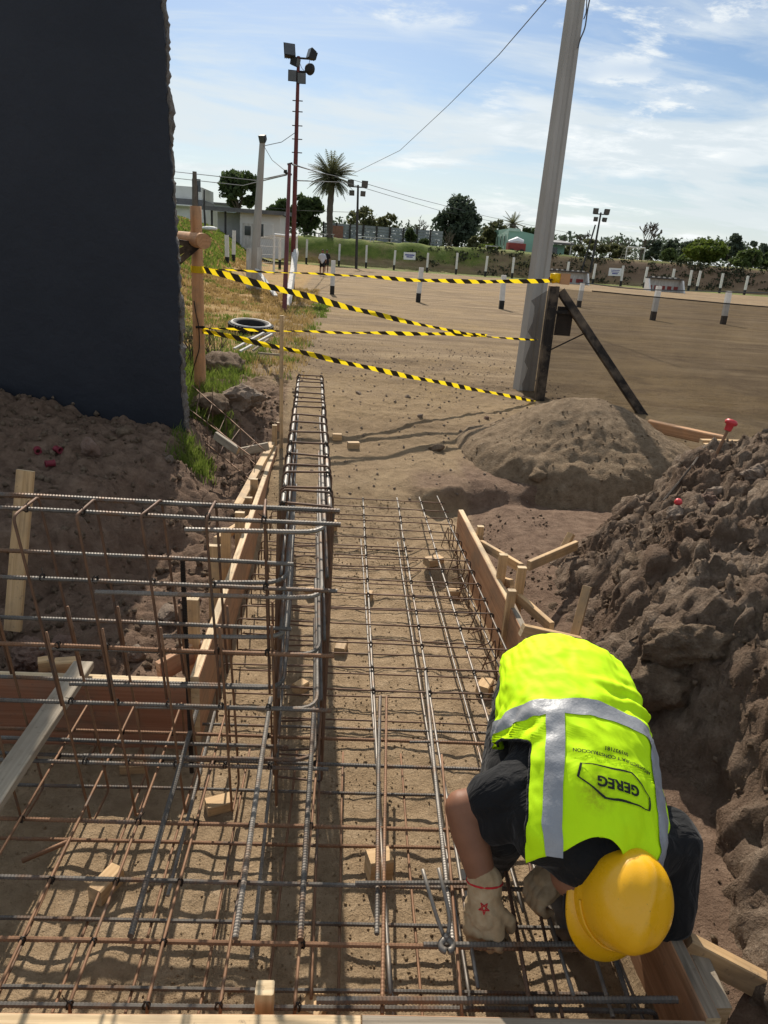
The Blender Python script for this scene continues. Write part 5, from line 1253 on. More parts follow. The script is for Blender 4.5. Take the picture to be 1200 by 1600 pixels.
wbox(an, 'wall', 'house_mint', B.x+.05, D0.x-.4, Ym+2, Ym+7, zb, zr2-.3); wbox(an, 'doorway', 'pane_dark', (C0.x+D0.x)/2-.5, (C0.x+D0.x)/2+.3, Ym+1.95, Ym+2.02, zb, zr2-.6)
rf = MB(); rf.box(((B.x+D0.x)/2, Ym+3.4, zr2), (D0.x-B.x+.6, 5.4, .2), Euler((R(4), 0, 0)).to_matrix()); rf.build('roof', 'sheet_roof', an)
for xx in (C0.x, D0.x): b_ = MB(); b_.box((xx, Ym+.9, (zb+zr2)/2), (.12, .12, zr2-zb)); b_.build('porch_post', 'white_worn', an)
car = empty('covered_cart', 'red cart under a white cover before the mint house', 'cart'); p = aty(806, 391, Ym-2); wbox(car, 'body', 'tarp_red', p.x-1.0, p.x+.9, Ym-2.6, Ym-1.4, zb+.5, zb+1.25)
b_ = MB(); b_.tube([(p.x-.9, Ym-2, zb+1.3), (p.x, Ym-2, zb+1.5), (p.x+.7, Ym-2, zb+1.4)], [.2, .42, .25], 8); b_.build('cover', 'sign_white', car)
for k in (-.6, .5): b_ = MB(); b_.lathe([(.0, -.1), (.3, -.1), (.34, 0), (.3, .1), (0, .1)], 12, Matrix.Translation((p.x+k, Ym-2.7, zb+.34)) @ Matrix.Rotation(R(90), 4, 'X')); b_.build('wheel', 'rubber', car)
# ---- concrete panel fence
pf = empty('panel_fence', 'grey concrete panel fence on top of the far bank', 'fence'); Yf = 82
e0, e1 = aty(505, 372, Yf), aty(692, 387, Yf-2); nP = 9
t0, t1 = aty(505, 347, Yf).z, aty(692, 361, Yf-2).z
for i in range(nP):
    a, c_ = e0.lerp(e1, i/nP), e0.lerp(e1, (i+1)/nP); a.z = t0+(t1-t0)*i/nP; c_.z = t0+(t1-t0)*(i+1)/nP; zt = (a.z+c_.z)/2; zb = gz(a.x, a.y)-.2; b_ = MB(); dd = (c_-a); dd.z = 0; dn = dd.normalized()
    ns = 6
    panel = None
    for k in range(ns):
        z0 = zb+(zt-zb)*k/ns; z1 = zb+(zt-zb)*(k+1)/ns-.035; b_ = MB(); b_.bar(Vector((a.x, a.y, (z0+z1)/2))+dn*.12, Vector((c_.x, c_.y, (z0+z1)/2))-dn*.12, .06, z1-z0)
        b_.build('panel', 'panel_grey' if not (i == 1 and k > 0) else ('brick_red' if i == 1 and False else 'panel_grey'), pf)
    b_ = MB(); b_.box((a.x, a.y-.03, (zb+zt)/2), (.2, .2, zt-zb+.1)); b_.build('post', 'steel_dark', pf)
gt = aty(527, 352, Yf-.3); b_ = MB(); b_.box((gt.x, Yf-.45, gt.z-.9), (1.3, .08, 1.7)); b_.build('patch_panel', 'brick_red', pf)

# ---- floodlight masts
def lamp_head(par, c, w, h, d, yaw, tilt, mat='black_paint', rnd=False):
    M_ = Matrix.Translation(c) @ Euler((tilt, 0, yaw)).to_matrix().to_4x4(); b_ = MB()
    if rnd: b_.lathe([(0, d), (w*.25, d), (w*.42, d*.6), (w*.5, 0), (w*.46, -.02), (0, -.02)], 16, M_ @ Matrix.Rotation(R(90), 4, 'X'))
    else:
        b_.add([M_ @ Vector(v) for v in ((-w/2, -d/2, -h/2), (w/2, -d/2, -h/2), (w/2, -d/2, h/2), (-w/2, -d/2, h/2), (-w*.4, d/2, -h*.4), (w*.4, d/2, -h*.4), (w*.4, d/2, h*.4), (-w*.4, d/2, h*.4))], [(0, 1, 2, 3), (7, 6, 5, 4), (0, 4, 5, 1), (1, 5, 6, 2), (2, 6, 7, 3), (3, 7, 4, 0)])
        for k in range(5): b_.box(M_ @ Vector(((k-2)*w*.16, d*.62, 0)), (.02, d*.4, h*.7), M_.to_3x3())
    o = b_.build('lamp', mat, par)
    if not rnd: b_ = MB(); b_.box(M_ @ Vector((0, -d/2-.012, 0)), (w*.88, .016, h*.88), M_.to_3x3()); b_.build('lamp_glass', 'lamp_glass', o)
    return o
Yk = 26.0
mast = empty('floodlight_mast', 'tall thin red-brown mast carrying six dark floodlights', 'floodlight')
bt = aty(456, 470, Yk); tp = aty(466.5, 88, Yk); gb = gz(bt.x, Yk)
b_ = MB(); b_.tube([(bt.x, Yk, gb-.3), Vector((bt.x, Yk, gb)).lerp(tp, .5), tp], [.085, .075, .05], 10); b_.build('pole', 'oxide_paint', mast)
def on(px, py): return aty(px, py, Yk)
for (x0, x1, y) in ((458, 483, 91), (455, 489, 112)): b_ = MB(); b_.tube([on(x0, y-1), on(x1, y+1)], .03, 6); b_.build('crossarm', 'steel_dark', mast)
for (px, py, w, yw, tl, rn) in ((452, 81, .36, .25, -.45, 0), (487, 86, .26, -1.1, -.3, 0), (462, 98, .22, 1.1, .2, 0), (485, 109, .34, -.5, 0, 1), (457, 119, .27, .1, .15, 0), (472, 123, .27, -.1, .15, 0)): lamp_head(mast, on(px, py)+Vector((0, -.05, 0)), w, w*(1.15 if not rn else 1), .18, yw, tl, 'black_paint', bool(rn))
for py in (157, 174, 196, 217, 238): b_ = MB(); px = 465-.012*(py-157); b_.tube([on(px-8, py), on(px+8, py+1)], .016, 5); b_.build('step', 'steel_dark', mast)
b_ = MB(); b_.tube(fillet([on(466, 92), on(472, 108), on(478, 112)], .1, 4), .008, 4); b_.tube(fillet([on(484, 94), on(482, 104), on(481, 108)], .1, 4), .008, 4); b_.build('cable', 'wire_grey', mast)
# painted timbers strapped to the mast foot
for k, (xa, ya_, xb, yb_, w) in enumerate(((463, 392, 446, 545, .13), (459, 396, 452, 500, .10))):
    p1, p0 = aty(xa, ya_, Yk-.5-.2*k), aty(xb, yb_, 17.5+k*3); b_ = MB(); g = gz(p0.x, p0.y); p0.z = g-.1; b_.bar(p0, p1, w, w, (0, 1, 0)); tag(b_.build('whitewashed_timber', 'white_worn'), ('long whitewashed timber leaning against the red mast', 'short whitewashed timber at the red mast foot')[k], 'timber')
p1, p0 = aty(452.5, 258, 20), aty(443, 545, 16.0); p0 = Vector((p0.x, 16.5, gz(p0.x, 16.5)-.1)); p0.x = aty(443.5, 520, 16.5).x
b_ = MB(); b_.tube([p0, p0.lerp(p1, .5), p1], [.055, .05, .042], 8); pl_ = empty('dark_pole', 'dark slanted utility pole left of the red mast', 'pole'); b_.build('shaft', 'oxide_paint', pl_)
for (x0, y0, x1, y1) in ((446, 270, 456, 273), (449, 257, 457, 255)): b_ = MB(); b_.tube([aty(x0, y0, 20), aty(x1, y1, 20)], .025, 5); b_.build('crossarm', 'steel_dark', pl_)
b_ = MB(); p = aty(446, 270, 20); b_.lathe([(.0, .08), (.04, .07), (.05, 0), (.0, -.02)], 8, Matrix.Translation(p)); b_.build('insulator', 'black_paint', pl_)
# thin concrete lamp post
Yl = 24.0; lpst = empty('lamp_post', 'thin pale concrete lamp post with one square floodlight', 'lamp post'); bt = aty(396, 432, Yl); tp = aty(410, 222, Yl); g = gz(bt.x, Yl)
b_ = MB(); b_.tube([(bt.x, Yl, g-.2), Vector((bt.x, Yl, g)).lerp(tp, .5), tp], [.15, .12, .085], 10); b_.build('post', 'concrete', lpst); lamp_head(lpst, aty(411, 218, Yl)+Vector((0, -.08, .02)), .2, .2, .14, -.35, .5)
b_ = MB(); b_.tube([aty(400, 410, Yl-.3), Vector((aty(391, 430, Yl-.3).x, Yl-.3, g))], .07, 6); 
for k, (xa, ya_, xb) in enumerate(((389, 388, 388), (406, 387, 404))):
    p = aty(xa, ya_, Yl-.6); q = aty(xb, 432, Yl-.6); b_ = MB(); b_.bar((q.x, Yl-.6, gz(q.x, Yl-.6)-.1), p, .14, .10, (0, 1, 0)); tag(b_.build('whitewashed_timber', 'white_worn'), ('whitewashed timber standing left of the thin lamp post', 'whitewashed timber standing right of the thin lamp post')[k], 'timber')
p, q = aty(401, 421, Yl-.8), aty(431, 462, Yl-3); b_ = MB(); q.z = gz(q.x, q.y)+.05; b_.bar(q, p, .12, .05); tag(b_.build('whitewashed_plank', 'white_worn'), 'fallen whitewashed plank leaning at the thin lamp post foot', 'plank')
# far lamp posts
def far_lamp(px, pb, pt, Y, label, two=False):
    r_ = empty('far_floodlight', label, 'floodlight'); a, t = aty(px[0], pb, Y), aty(px[1], pt, Y); g = gz(a.x, Y)
    b_ = MB(); b_.tube([(a.x, Y, g-.2), t], [.12, .08], 7); b_.build('pole', 'steel_dark', r_)
    if two: b_ = MB(); b_.tube([(a.x-.9, Y, g-.2), Vector((t.x-.35, Y, t.z-1.1))], [.10, .07], 7); b_.build('pole', 'steel_dark', r_)
    b_ = MB(); b_.tube([t+Vector((-.7, 0, -.15)), t+Vector((.7, 0, -.15))], .05, 5); b_.build('crossarm', 'steel_dark', r_)
    for k in (-.55, .5): lamp_head(r_, t+Vector((k, -.1, .1)), .5, .5, .25, k*.4, .2); lamp_head(r_, t+Vector((k*.8, -.1, -.6)), .4, .4, .25, k*.4, .2)
far_lamp((558, 559.5), 392, 289, 62, 'thin far floodlight pole right of the date palm'); far_lamp((926, 939), 402, 332, 72, 'far double floodlight pole near the leafless trees', True)

# ---- perimeter posts
proto = {}
def post(px, pyt, Y, i, label, grp, r_=.075):
    t = aty(px, pyt, Y); g = gz(t.x, Y); h = max(.5, t.z-g); root = empty('perimeter_post', label, 'post', group=grp); lean = .04*math.sin(i*2.3)
    fx = (t.x-lean*1.2)
    b_ = MB(); b_.box((fx+lean*.15, Y, g+h*.13-.1), (r_*2, r_*2, h*.26+.2)); b_.build('black_foot', 'black_paint', root)
    b_ = MB(); b_.bar((fx+lean*.3, Y, g+h*.26), (fx+lean, Y, g+h), r_*2, r_*2, (0, 1, 0)); b_.build('white_shaft', 'white_paint', root)
nearp = [(521, 407, 24.5), (659, 418, 23.6), (787, 430, 22.8), (911, 441, 27), (1030, 447, 22.5), (1139, 455, 22.8)]
nl = ['left of the two players', 'in the middle left of the field', 'just left of the concrete pole', 'right of the black net post', 'before the right dugout', 'nearest the right edge']
for i, (x, y, Y) in enumerate(nearp): post(x, y, Y, i, 'white post with black foot on the near touchline, ' + nl[i], 'near touchline posts', .07)
farp = [(480, 374), (531, 381), (573, 383), (618, 391), (669, 395), (715, 395), (762, 400), (803, 402), (889, 409), (931, 412), (974, 415), (1012, 417), (1054, 420), (1081, 422), (1095, 423), (1130, 427), (1169, 431)]
for i, (x, y) in enumerate(farp): post(x, y, 66.5, i+3, f'white-topped post, {ORD[i]} from the left in the far touchline row', 'far touchline posts', .085)
for i, (x, y, Y) in enumerate(((354, 367, 33), (366, 360, 38), (437, 365, 48))): post(x, y, Y, i+8, ('white post on the grass bank nearest the log post', 'white post on the grass bank below the white house', 'white post on the bank left of the goal')[i], 'posts on the left bank', .08)
# ---- banners
def banner(px, py, w, h, Y, label, lines):
    c_ = aty(px, py, Y); r_ = empty('banner', label, 'banner'); b_ = MB(); b_.box(c_, (w, .02, h), Euler((0, R(-1.5), 0)).to_matrix()); b_.build('sheet', 'sign_white', r_)
    for k, (t_, sz, dz) in enumerate(lines):
        cu = bpy.data.curves.new('t', 'FONT'); cu.body = t_; cu.size = sz; cu.align_x = 'CENTER'; cu.align_y = 'CENTER'; o = bpy.data.objects.new('t', cu); C.objects.link(o); dg = bpy.context.evaluated_depsgraph_get(); dg.update(); me = bpy.data.meshes.new_from_object(o.evaluated_get(dg)); bpy.data.objects.remove(o)
        me.materials.clear(); me.materials.append(MATS['sign_blue']); o = link('lettering', me, r_); o.location = c_+Vector((0, -.016, dz)); o.rotation_euler = (R(90), 0, 0)
banner(640, 400, 1.05, .62, 67.2, 'white banner with blue lettering on the far fence, left one', []); banner(961, 425, 1.15, .66, 67.2, 'white banner with dark lettering on the far fence, right one', [])
def scribble(name, px, py, Y, w, rows):
    par = [o for o in C.objects if o.name.startswith('banner') and o.type == 'EMPTY'][name]; c_ = aty(px, py, Y); rg = random.Random(px)
    for k, (dz, hh, ww) in enumerate(rows):
        b_ = MB(); x = -ww/2
        while x < ww/2: cw = rg.uniform(.04, .075); b_.box(c_+Vector((x+cw/2, -.014, dz+rg.uniform(-.008, .008))), (cw*.8, .006, hh*rg.uniform(.8, 1.05))); x += cw
        b_.build('lettering', 'sign_blue', par)
scribble(0, 640, 400, 67.2, 1.0, [(.08, .14, .84), (-.08, .12, .56)]); scribble(1, 961, 425, 67.2, 1.0, [(.14, .07, .8), (-.0, .07, .7), (-.14, .12, .5)])
# ---- dugouts
for k, (px, py, Y, w) in enumerate(((871, 440, 62, 4.6), (1035, 452, 58, 2.6))):
    c_ = atz(px, py, .5); c_ = Vector((aty(px, py, Y).x, Y, .5)); d_ = empty('dugout', ('low white and red dugout behind the net post', 'low white and red dugout on the right of the far touchline')[k], 'dugout', group='team dugouts'); b_ = MB()
    wbox(d_, 'back_wall', 'white_worn', c_.x-w/2, c_.x+w/2, Y, Y+.15, .4, 1.42)
    for s_ in (-1, 1): b_ = MB(); x = c_.x+s_*(w/2+.06); b_.add([(x-.06, Y-.3, .4), (x-.06, Y-1.1, .4), (x-.06, Y-.4, 1.4), (x-.06, Y+.2, 1.4), (x-.06, Y+.2, .4), (x+.06, Y-.3, .4), (x+.06, Y-1.1, .4), (x+.06, Y-.4, 1.4), (x+.06, Y+.2, 1.4), (x+.06, Y+.2, .4)], [(1, 2, 3, 4), (9, 8, 7, 6), (1, 6, 7, 2), (2, 7, 8, 3), (3, 8, 9, 4), (1, 4, 9, 6)]); b_.build('side_wall', 'white_paint', d_)
    wbox(d_, 'roof', 'steel_dark', c_.x-w/2-.1, c_.x+w/2+.1, Y-.35, Y+.3, 1.425, 1.50)
    for j in range(5): x = c_.x-w*.4+j*w*.2; wbox(d_, 'red_letter_block', 'tarp_red', x-.17*w/2.6, x+.17*w/2.6, Y-.02, Y-.003, .62, .92)
    for j in range(int(w/.22)): b_ = MB(); x = c_.x-w/2+.1+j*.22; b_.box((x, Y-.2, 1.55), (.1, .3, .09)); b_.build('roof_tooth', 'white_worn' if j % 2 else 'steel_dark', d_)
# ---- goal on the left and a small goal on the far bank
def goal(px, py, Y, w, h, rz, label, mat='white_paint'):
    c_ = aty(px, py, Y); g = gz(c_.x, Y); r_ = empty('football_goal', label, 'goal'); E_ = Euler((0, 0, rz)).to_matrix(); P = lambda x, y, z: Vector((c_.x, Y, g)) + E_ @ Vector((x, y, z))
    for x in (-w/2, w/2): b_ = MB(); b_.tube([P(x, 0, 0), P(x, 0, h)], .06, 8); b_.build('goalpost', mat, r_)
    b_ = MB(); b_.tube([P(-w/2, 0, h), P(w/2, 0, h)], .06, 8); b_.build('crossbar', mat, r_); b_ = MB()
    for x in np.arange(-w/2, w/2+.01, .3): b_.tube([P(x, 0, h), P(x, .9, h*.9), P(x, 1.7, 0)], .009, 3, False)
    for (y, z) in ((.3, h*.97), (.6, h*.93), (.9, h*.9), (1.1, h*.68), (1.3, h*.45), (1.5, h*.22)): b_.tube([P(-w/2, y, z), P(w/2, y, z)], .009, 3, False)
    b_.build('net', 'white_worn', r_)
goal(446, 412, 42, 3.4, 1.9, R(74), 'white football goal seen from the side left of the red mast'); goal(991, 405, 78, 1.9, 1.3, 0, 'small white goal frame on the far bank')
# ---- benches and tables on the bank
for k, (px, py, w, lb, mt) in enumerate(((487, 366, 1.6, 'dark low table by the fence left end', 'steel_dark'), (510, 371, 1.5, 'pale bench on the bank right of the palm', 'white_worn'), (569, 374, 1.4, 'white garden table under the thin floodlight pole', 'white_paint'), (597, 383, 2.0, 'long pale bench on the bank before the fence', 'white_worn'), (767, 397, 1.2, 'white slab lying on the bank before the mint house', 'white_paint'))):
    Y = 74; c_ = aty(px, py, Y); g = gz(c_.x, Y); t_ = empty('bench', lb, 'bench' if 'bench' in lb else ('table' if 'table' in lb else 'slab')); h = max(.35, c_.z-g); h = min(h, .75); b_ = MB(); b_.box((c_.x, Y, g+h), (w, .5, .07)); b_.build('top', mt, t_)
    for sx in (-1, 1): b_ = MB(); b_.box((c_.x+sx*w*.42, Y, g+h/2-.05), (.06, .4, h)); b_.build('leg', mt, t_)
# ---- two players far off
def small_person(name, label, px, pyb, pyt, Y, shirt, seed):
    f_ = aty(px, pyb, Y); g = gz(f_.x, Y); h = 1.30; x = f_.x; s = h/1.7; P = lambda a, b2, c_: Vector((x+a*s, Y+b2*s, g+c_*s))
    o = blob(name, [(P(0, 0, .95), .13*s, P(0, 0, 1.35), .14*s), (P(0, 0, 1.42), .06*s, P(0, 0, 1.52), .06*s), (P(0, 0, 1.60), .10*s, P(0, 0, 1.63), .095*s), (P(-.09, 0, .9), .09*s, P(-.12, .05, .48), .06*s), (P(-.12, .05, .48), .06*s, P(-.13, .15, .06), .045*s), (P(.09, 0, .9), .09*s, P(.10, -.1, .48), .06*s), (P(.10, -.1, .48), .06*s, P(.10, -.05, .06), .045*s), (P(-.18, 0, 1.36), .055*s, P(-.26, .02, 1.08), .045*s), (P(-.26, .02, 1.08), .045*s, P(-.24, -.12, .85), .035*s), (P(.18, 0, 1.36), .055*s, P(.26, .02, 1.08), .045*s), (P(.26, .02, 1.08), .045*s, P(.25, -.1, .86), .035*s)], .03, 'skin', None, 2); tag(o, label, 'person')
    blob('shirt', [(P(0, 0, .92), .155*s, P(0, 0, 1.34), .165*s), (P(-.16, 0, 1.36), .08*s, P(-.24, .02, 1.14), .07*s), (P(.16, 0, 1.36), .08*s, P(.24, .02, 1.14), .07*s)], .03, shirt, o, 2)
    blob('shorts', [(P(-.08, 0, .92), .12*s, P(-.11, .03, .62), .09*s), (P(.08, 0, .92), .12*s, P(.10, -.06, .62), .09*s)], .03, 'trousers_black', o, 2); blob('hair', [(P(0, .02, 1.65), .10*s, P(0, .02, 1.67), .095*s)], .03, 'hair_dark', o, 1)
pm('shirt_pale', (.55, .57, .62), (.45, .47, .52), 5, .9, 0, 0)
small_person('person', 'small distant player in a pale shirt and dark shorts', 503, 427, 398, 41, 'shirt_pale', 1); small_person('person', 'small distant player in dark clothes behind the pale one', 510, 422, 398, 46, 'trousers_black', 2)

# ---- overhead wires
def wire(label, pts, r_=.012, name='overhead_wire'):
    P = [aty(*p) for p in pts]; b_ = MB(); q = []
    for i in range(len(P)-1):
        for k in range(12): q.append(P[i].lerp(P[i+1], k/12))
    q.append(P[-1]); b_.tube(q, r_, 4); return tag(b_.build(name, 'wire_grey'), label, 'wire')
wire('overhead wire rising from the palm to the top of the picture', [(548, 273, 60), (625, 235, 45), (700, 165, 34), (780, 85, 26), (860, -8, 20)], .016); wire('overhead wire sagging from the slanted pole past the palm to the right', [(457, 257, 20), (500, 270, 45), (548, 280, 60), (650, 310, 75), (760, 338, 95), (900, 366, 120)], .02)
wire('second wire running right behind the conifer', [(462, 282, 24), (540, 285, 55), (690, 330, 85), (800, 352, 95), (960, 385, 130)], .018); wire('wire from the slanted pole to the left edge, upper', [(448, 272, 20), (400, 282, 40), (270, 268, 60)], .02); wire('wire from the slanted pole to the left edge, lower', [(448, 273, 20), (380, 290, 40), (270, 278, 60)], .02); wire('cable sagging from the thin lamp post to the slanted pole', [(411, 226, 24), (425, 250, 23), (447, 268, 20)], .01); wire('cable sagging from the thin lamp post to the red mast', [(412, 228, 24), (440, 222, 25), (463, 206, 26)], .01)
wire('low wire crossing before the dense dark tree', [(415, 324, 70), (470, 329, 72), (560, 332, 80)], .02)
# ================================================================== near the barrier tape
# concrete pole with recessed sides
pole = empty('concrete_pole', 'tall grey concrete pole with grooved faces behind the tape', 'pole'); Yp = 8.85
b0 = atz(818, 606, .52); t0 = aty(904, -30, Yp); t0 = Vector((t0.x, t0.y, t0.z)); axd = (t0-b0).normalized(); b1 = b0 - axd*.3; t1 = b0 + axd*((t0-b0).length+1.2)
b_ = MB(); ux = Vector((1, .25, 0)).normalized(); uy = axd.cross(ux).normalized(); ux = uy.cross(axd).normalized()
prof = [(-.5, -.5), (.5, -.5), (.5, -.18), (.36, -.12), (.36, .12), (.5, .18), (.5, .5), (-.5, .5), (-.5, .18), (-.36, .12), (-.36, -.12), (-.5, -.18)]
prof = [(-.5, -.5), (-.22, -.5), (-.14, -.36), (.14, -.36), (.22, -.5), (.5, -.5), (.5, .5), (.22, .5), (.14, .36), (-.14, .36), (-.22, .5), (-.5, .5)]
vs = []
for (p, w) in ((b1, .20), (t1, .135)):
    for (a, c_) in prof: vs.append(p + ux*a*w + uy*c_*w*.8)
n = len(prof); b_.add(vs, [(k, (k+1) % n, n+(k+1) % n, n+k) for k in range(n)] + [tuple(range(n, 2*n))]); b_.build('shaft', 'concrete', pole)
cb = MB(); cp = lambda x, y: aty(x, y, Yp-.15); cb.tube(fillet([cp(922, -5), cp(918, 15), cp(914, 45), cp(906, 62), cp(903, 75)], .1, 4), .008, 5); cb.tube(fillet([cp(917, -5), cp(916, 20), cp(912, 30)], .1, 3), .006, 5); cb.build('cable', 'wire_grey', pole)
# black net post with brace
npst = empty('net_post', 'black timber post with slanting brace holding the shade net', 'post'); Yn = 7.75
pt_, pb_ = aty(866, 447, Yn), aty(841, 637, Yn); g = hz(pb_.x, Yn); plank('post', pb_-Vector((0, 0, .3)), pt_, .10, .09, 'black_timber', up=(0, 1, 0), parent=npst, endmat='log_wood')
bb_, be_ = aty(876, 455, Yn+.05), aty(1014, 664, Yn-.35); plank('brace', be_+(be_-bb_).normalized()*.2, bb_, .085, .085, 'black_timber', up=(0, 1, 0), parent=npst)
plank('crosspiece', aty(866, 488, Yn+.05), aty(905, 488, Yn+.0), .06, .03, 'black_timber', parent=npst)
b_ = MB(); c_ = aty(881, 502, Yn+.12); b_.box(c_, (.17, .03, .30)); b_.build('meter_plate', 'steel_dark', npst)
pk = lump('bundled_tape', aty(871, 434, Yn-.02), (.062, .04, .05), 'tape_yellow', 4, npst, 2, 1.3); tg = MB(); tg.box(aty(883, 436, Yn-.05), (.10, .02, .11)); tg.build('wood_tag', 'log_wood', npst)
# shade net
m, nt, b = newmat('shade_net'); out = nt.nodes['Material Output']; trn = N(nt, 'ShaderNodeBsdfTransparent'); df = N(nt, 'ShaderNodeBsdfDiffuse'); df.inputs[0].default_value = (.058, .044, .034, 1)
mx = N(nt, 'ShaderNodeMixShader'); vn = noise(nt, coords(nt, 'World', (1, 1, 1)), 2.2, 4); nt.links.new(mrange(nt, vn, .3, .7, .50, .60), mx.inputs[0]); nt.links.new(trn.outputs[0], mx.inputs[1]); nt.links.new(df.outputs[0], mx.inputs[2]); nt.links.new(mx.outputs[0], out.inputs['Surface'])
net = empty('shade_net', 'dark see-through shade net stretched right from the black post', 'net'); b_ = MB(); vs = []; nx, nz = 70, 14
pe = aty(1200, 461, Yn-.1); dirn = Vector((pe.x-pt_.x, pe.y-pt_.y, 0)); Ln = 6.5; dirn.normalize()
for j in range(nz+1):
    for i in range(nx+1):
        s = -.17+.02*math.sin(j*1.9) + (Ln+.17)*i/nx if i else (-.17 + .025*math.sin(j*1.7)+.02*math.sin(j*3.1)); top = pt_.z-.02-.05*math.sin(min(1, max(0, s)/Ln)*math.pi); zb = .40; z = zb+(top-zb)*j/nz
        if s < 0: z = zb+(top-.12*(-s/.17)-zb)*j/nz
        wv = .018*math.sin(s*5.1+j*.5)+.012*math.sin(s*11+2); p = Vector((pt_.x, Yn+.07, 0)) + dirn*s; lean = (pb_.x-pt_.x)*(1-j/nz)*max(0, 1-max(0, s)/1.5)
        vs.append((p.x+lean, p.y+wv, z))
b_.add(vs, [(j*(nx+1)+i, j*(nx+1)+i+1, (j+1)*(nx+1)+i+1, (j+1)*(nx+1)+i) for j in range(nz) for i in range(nx)]); b_.build('mesh_sheet', 'shade_net', net)
b_ = MB(); b_.tube([Vector(vs[nz*(nx+1)+i])+Vector((0, -.01, .006)) for i in range(6, nx+1)], .006, 5); b_.build('top_cord', 'tie_black', net)
b_ = MB(); b_.tube(fillet([aty(905, 441, Yn-.02), aty(990, 452, Yn-.1), aty(1210, 458, Yn-.3)], .2), .005, 4); b_.build('pale_cord', 'wire_grey', net)
b_ = MB(); b_.tube([aty(857, 548, Yn-.06), aty(915, 520, Yn-.02)], .008, 5); tag(b_.build('tie_rope', 'tie_black'), 'dark rope tied from the black post to its brace', 'rope')
# log post with bracket
lp = empty('log_post', 'round orange-brown timber post carrying a short log', 'post'); Yg = 7.05
pb2 = aty(313, 612, Yg); pt2 = aty(306, 322, Yg); g = hz(pb2.x, Yg)
def logm(name, p0, p1, r0, r1, par, mat='log_wood', seed=0):
    p0, p1 = Vector(p0), Vector(p1); b_ = MB(); k = 14; b_.tube([p0.lerp(p1, i/k)+Vector((mnoise.noise(Vector((i*.4, seed, 0)))*.006, mnoise.noise(Vector((seed, i*.4, 0)))*.006, 0)) for i in range(k+1)], [r0+(r1-r0)*i/k+.003*mnoise.noise(Vector((i*.7, seed, 3))) for i in range(k+1)], 14)
    o = b_.build(name, mat, par, False); me = o.data; uv = me.uv_layers.new(name='UVMap'); L = (p1-p0).length
    for poly in me.polygons:
        poly.use_smooth = len(poly.vertices) == 4
        for li, vi in zip(poly.loop_indices, poly.vertices): i, q = divmod(vi, 14); uv.data[li].uv = (i/k*L, q/14*.3)
    return o
logm('post', (pb2.x, Yg, g-.3), pt2, .058, .050, lp, seed=2)
c0, c1 = aty(282, 371, Yg+.35), aty(319, 377, Yg-.35); logm('short_log', c0, c1, .058, .066, lp, seed=5)
for (a, c_) in (((300, 382), (278, 378)), ((300, 383), (276, 396)), ((309, 384), (276, 412))): plank('bracket', aty(*c_, Yg-.12), aty(*a, Yg-.12), .03, .05, 'black_timber', parent=lp)
b_ = MB(); b_.tube(fillet([aty(303, 470, Yg-.06), aty(306, 490, Yg-.065), aty(311, 510, Yg-.065), aty(312, 545, Yg-.06), aty(306, 562, Yg-.06), aty(300, 585, Yg), aty(297, 603, Yg)], .1, 4), .005, 5); tag(b_.build('hanging_wire', 'tie_black'), 'thin black wire hanging down the log post', 'wire')
b_ = MB(); b_.tube([aty(306, 511, Yg-.07), aty(320, 511, Yg-.07)], .012, 6); b_.build('wire_wrap', 'tie_black', lp)

# barrier tape: a striped band that twists along its length
def tape(pts, widths, twist, label, stripe=.074, n=220):
    P = [aty(*p) for p in pts]; L = [0]
    for i in range(len(P)-1): L.append(L[-1]+(P[i+1]-P[i]).length)
    def at(s):
        s = max(0, min(L[-1], s))
        for i in range(len(P)-1):
            if s <= L[i+1]+1e-9:
                t = (s-L[i])/max(1e-9, L[i+1]-L[i]); m0 = (P[i+1]-P[max(i-1, 0)])*.5; m1 = (P[min(i+2, len(P)-1)]-P[i])*.5; t2, t3 = t*t, t*t*t
                return P[i]*(2*t3-3*t2+1)+m0*(t3-2*t2+t)+P[i+1]*(-2*t3+3*t2)+m1*(t3-t2)
    b_ = MB(); K = 4; tot = L[-1]; cuts = sorted(set([round(i*stripe, 4) for i in range(-2, int(tot/stripe)+3)]))
    def frame(s):
        c_ = at(s); d = (at(s+.02)-at(s-.02)).normalized(); a = np.interp(s/tot, [q[0] for q in twist], [q[1] for q in twist]); w = np.interp(s/tot, [q[0] for q in widths], [q[1] for q in widths]); up = Vector((0, 0, 1)); x = d.cross(up).normalized(); u = x.cross(d); return c_, d, (u*math.cos(a)+x*math.sin(a)), w
    for i, s0 in enumerate(cuts[:-1]):
        b_.cur = i % 2; sub = 3; rows = []
        for q in range(sub+1):
            s = s0+stripe*q/sub; r_ = []
            for k in range(K+1):
                f_ = k/K-.5; c_, d, u, w = frame(max(0, min(tot, s - f_*stripe*.75))); r_.append(c_+u*w*f_ + Vector((0, 0, .004*math.sin(s*9+k))))
            rows.append(r_)
        vs = [v for r_ in rows for v in r_]; b_.add(vs, [(q*(K+1)+k, q*(K+1)+k+1, (q+1)*(K+1)+k+1, (q+1)*(K+1)+k) for q in range(sub) for k in range(K)])
    o = b_.build('barrier_tape', ['tape_yellow', 'tape_black']); return tag(o, label, 'barrier tape', 'yellow and black barrier tapes')
tape([(313, 420, 7.0), (450, 455, 6.9), (600, 494, 7.1), (745, 524, 7.4), (840, 531, 7.7)], [(0, .060), (.3, .056), (.6, .040), (1, .028)], [(0, .15), (.45, .2), (.7, .9), (1, 1.0)], 'wide striped tape sloping down from high on the log post to mid net post')
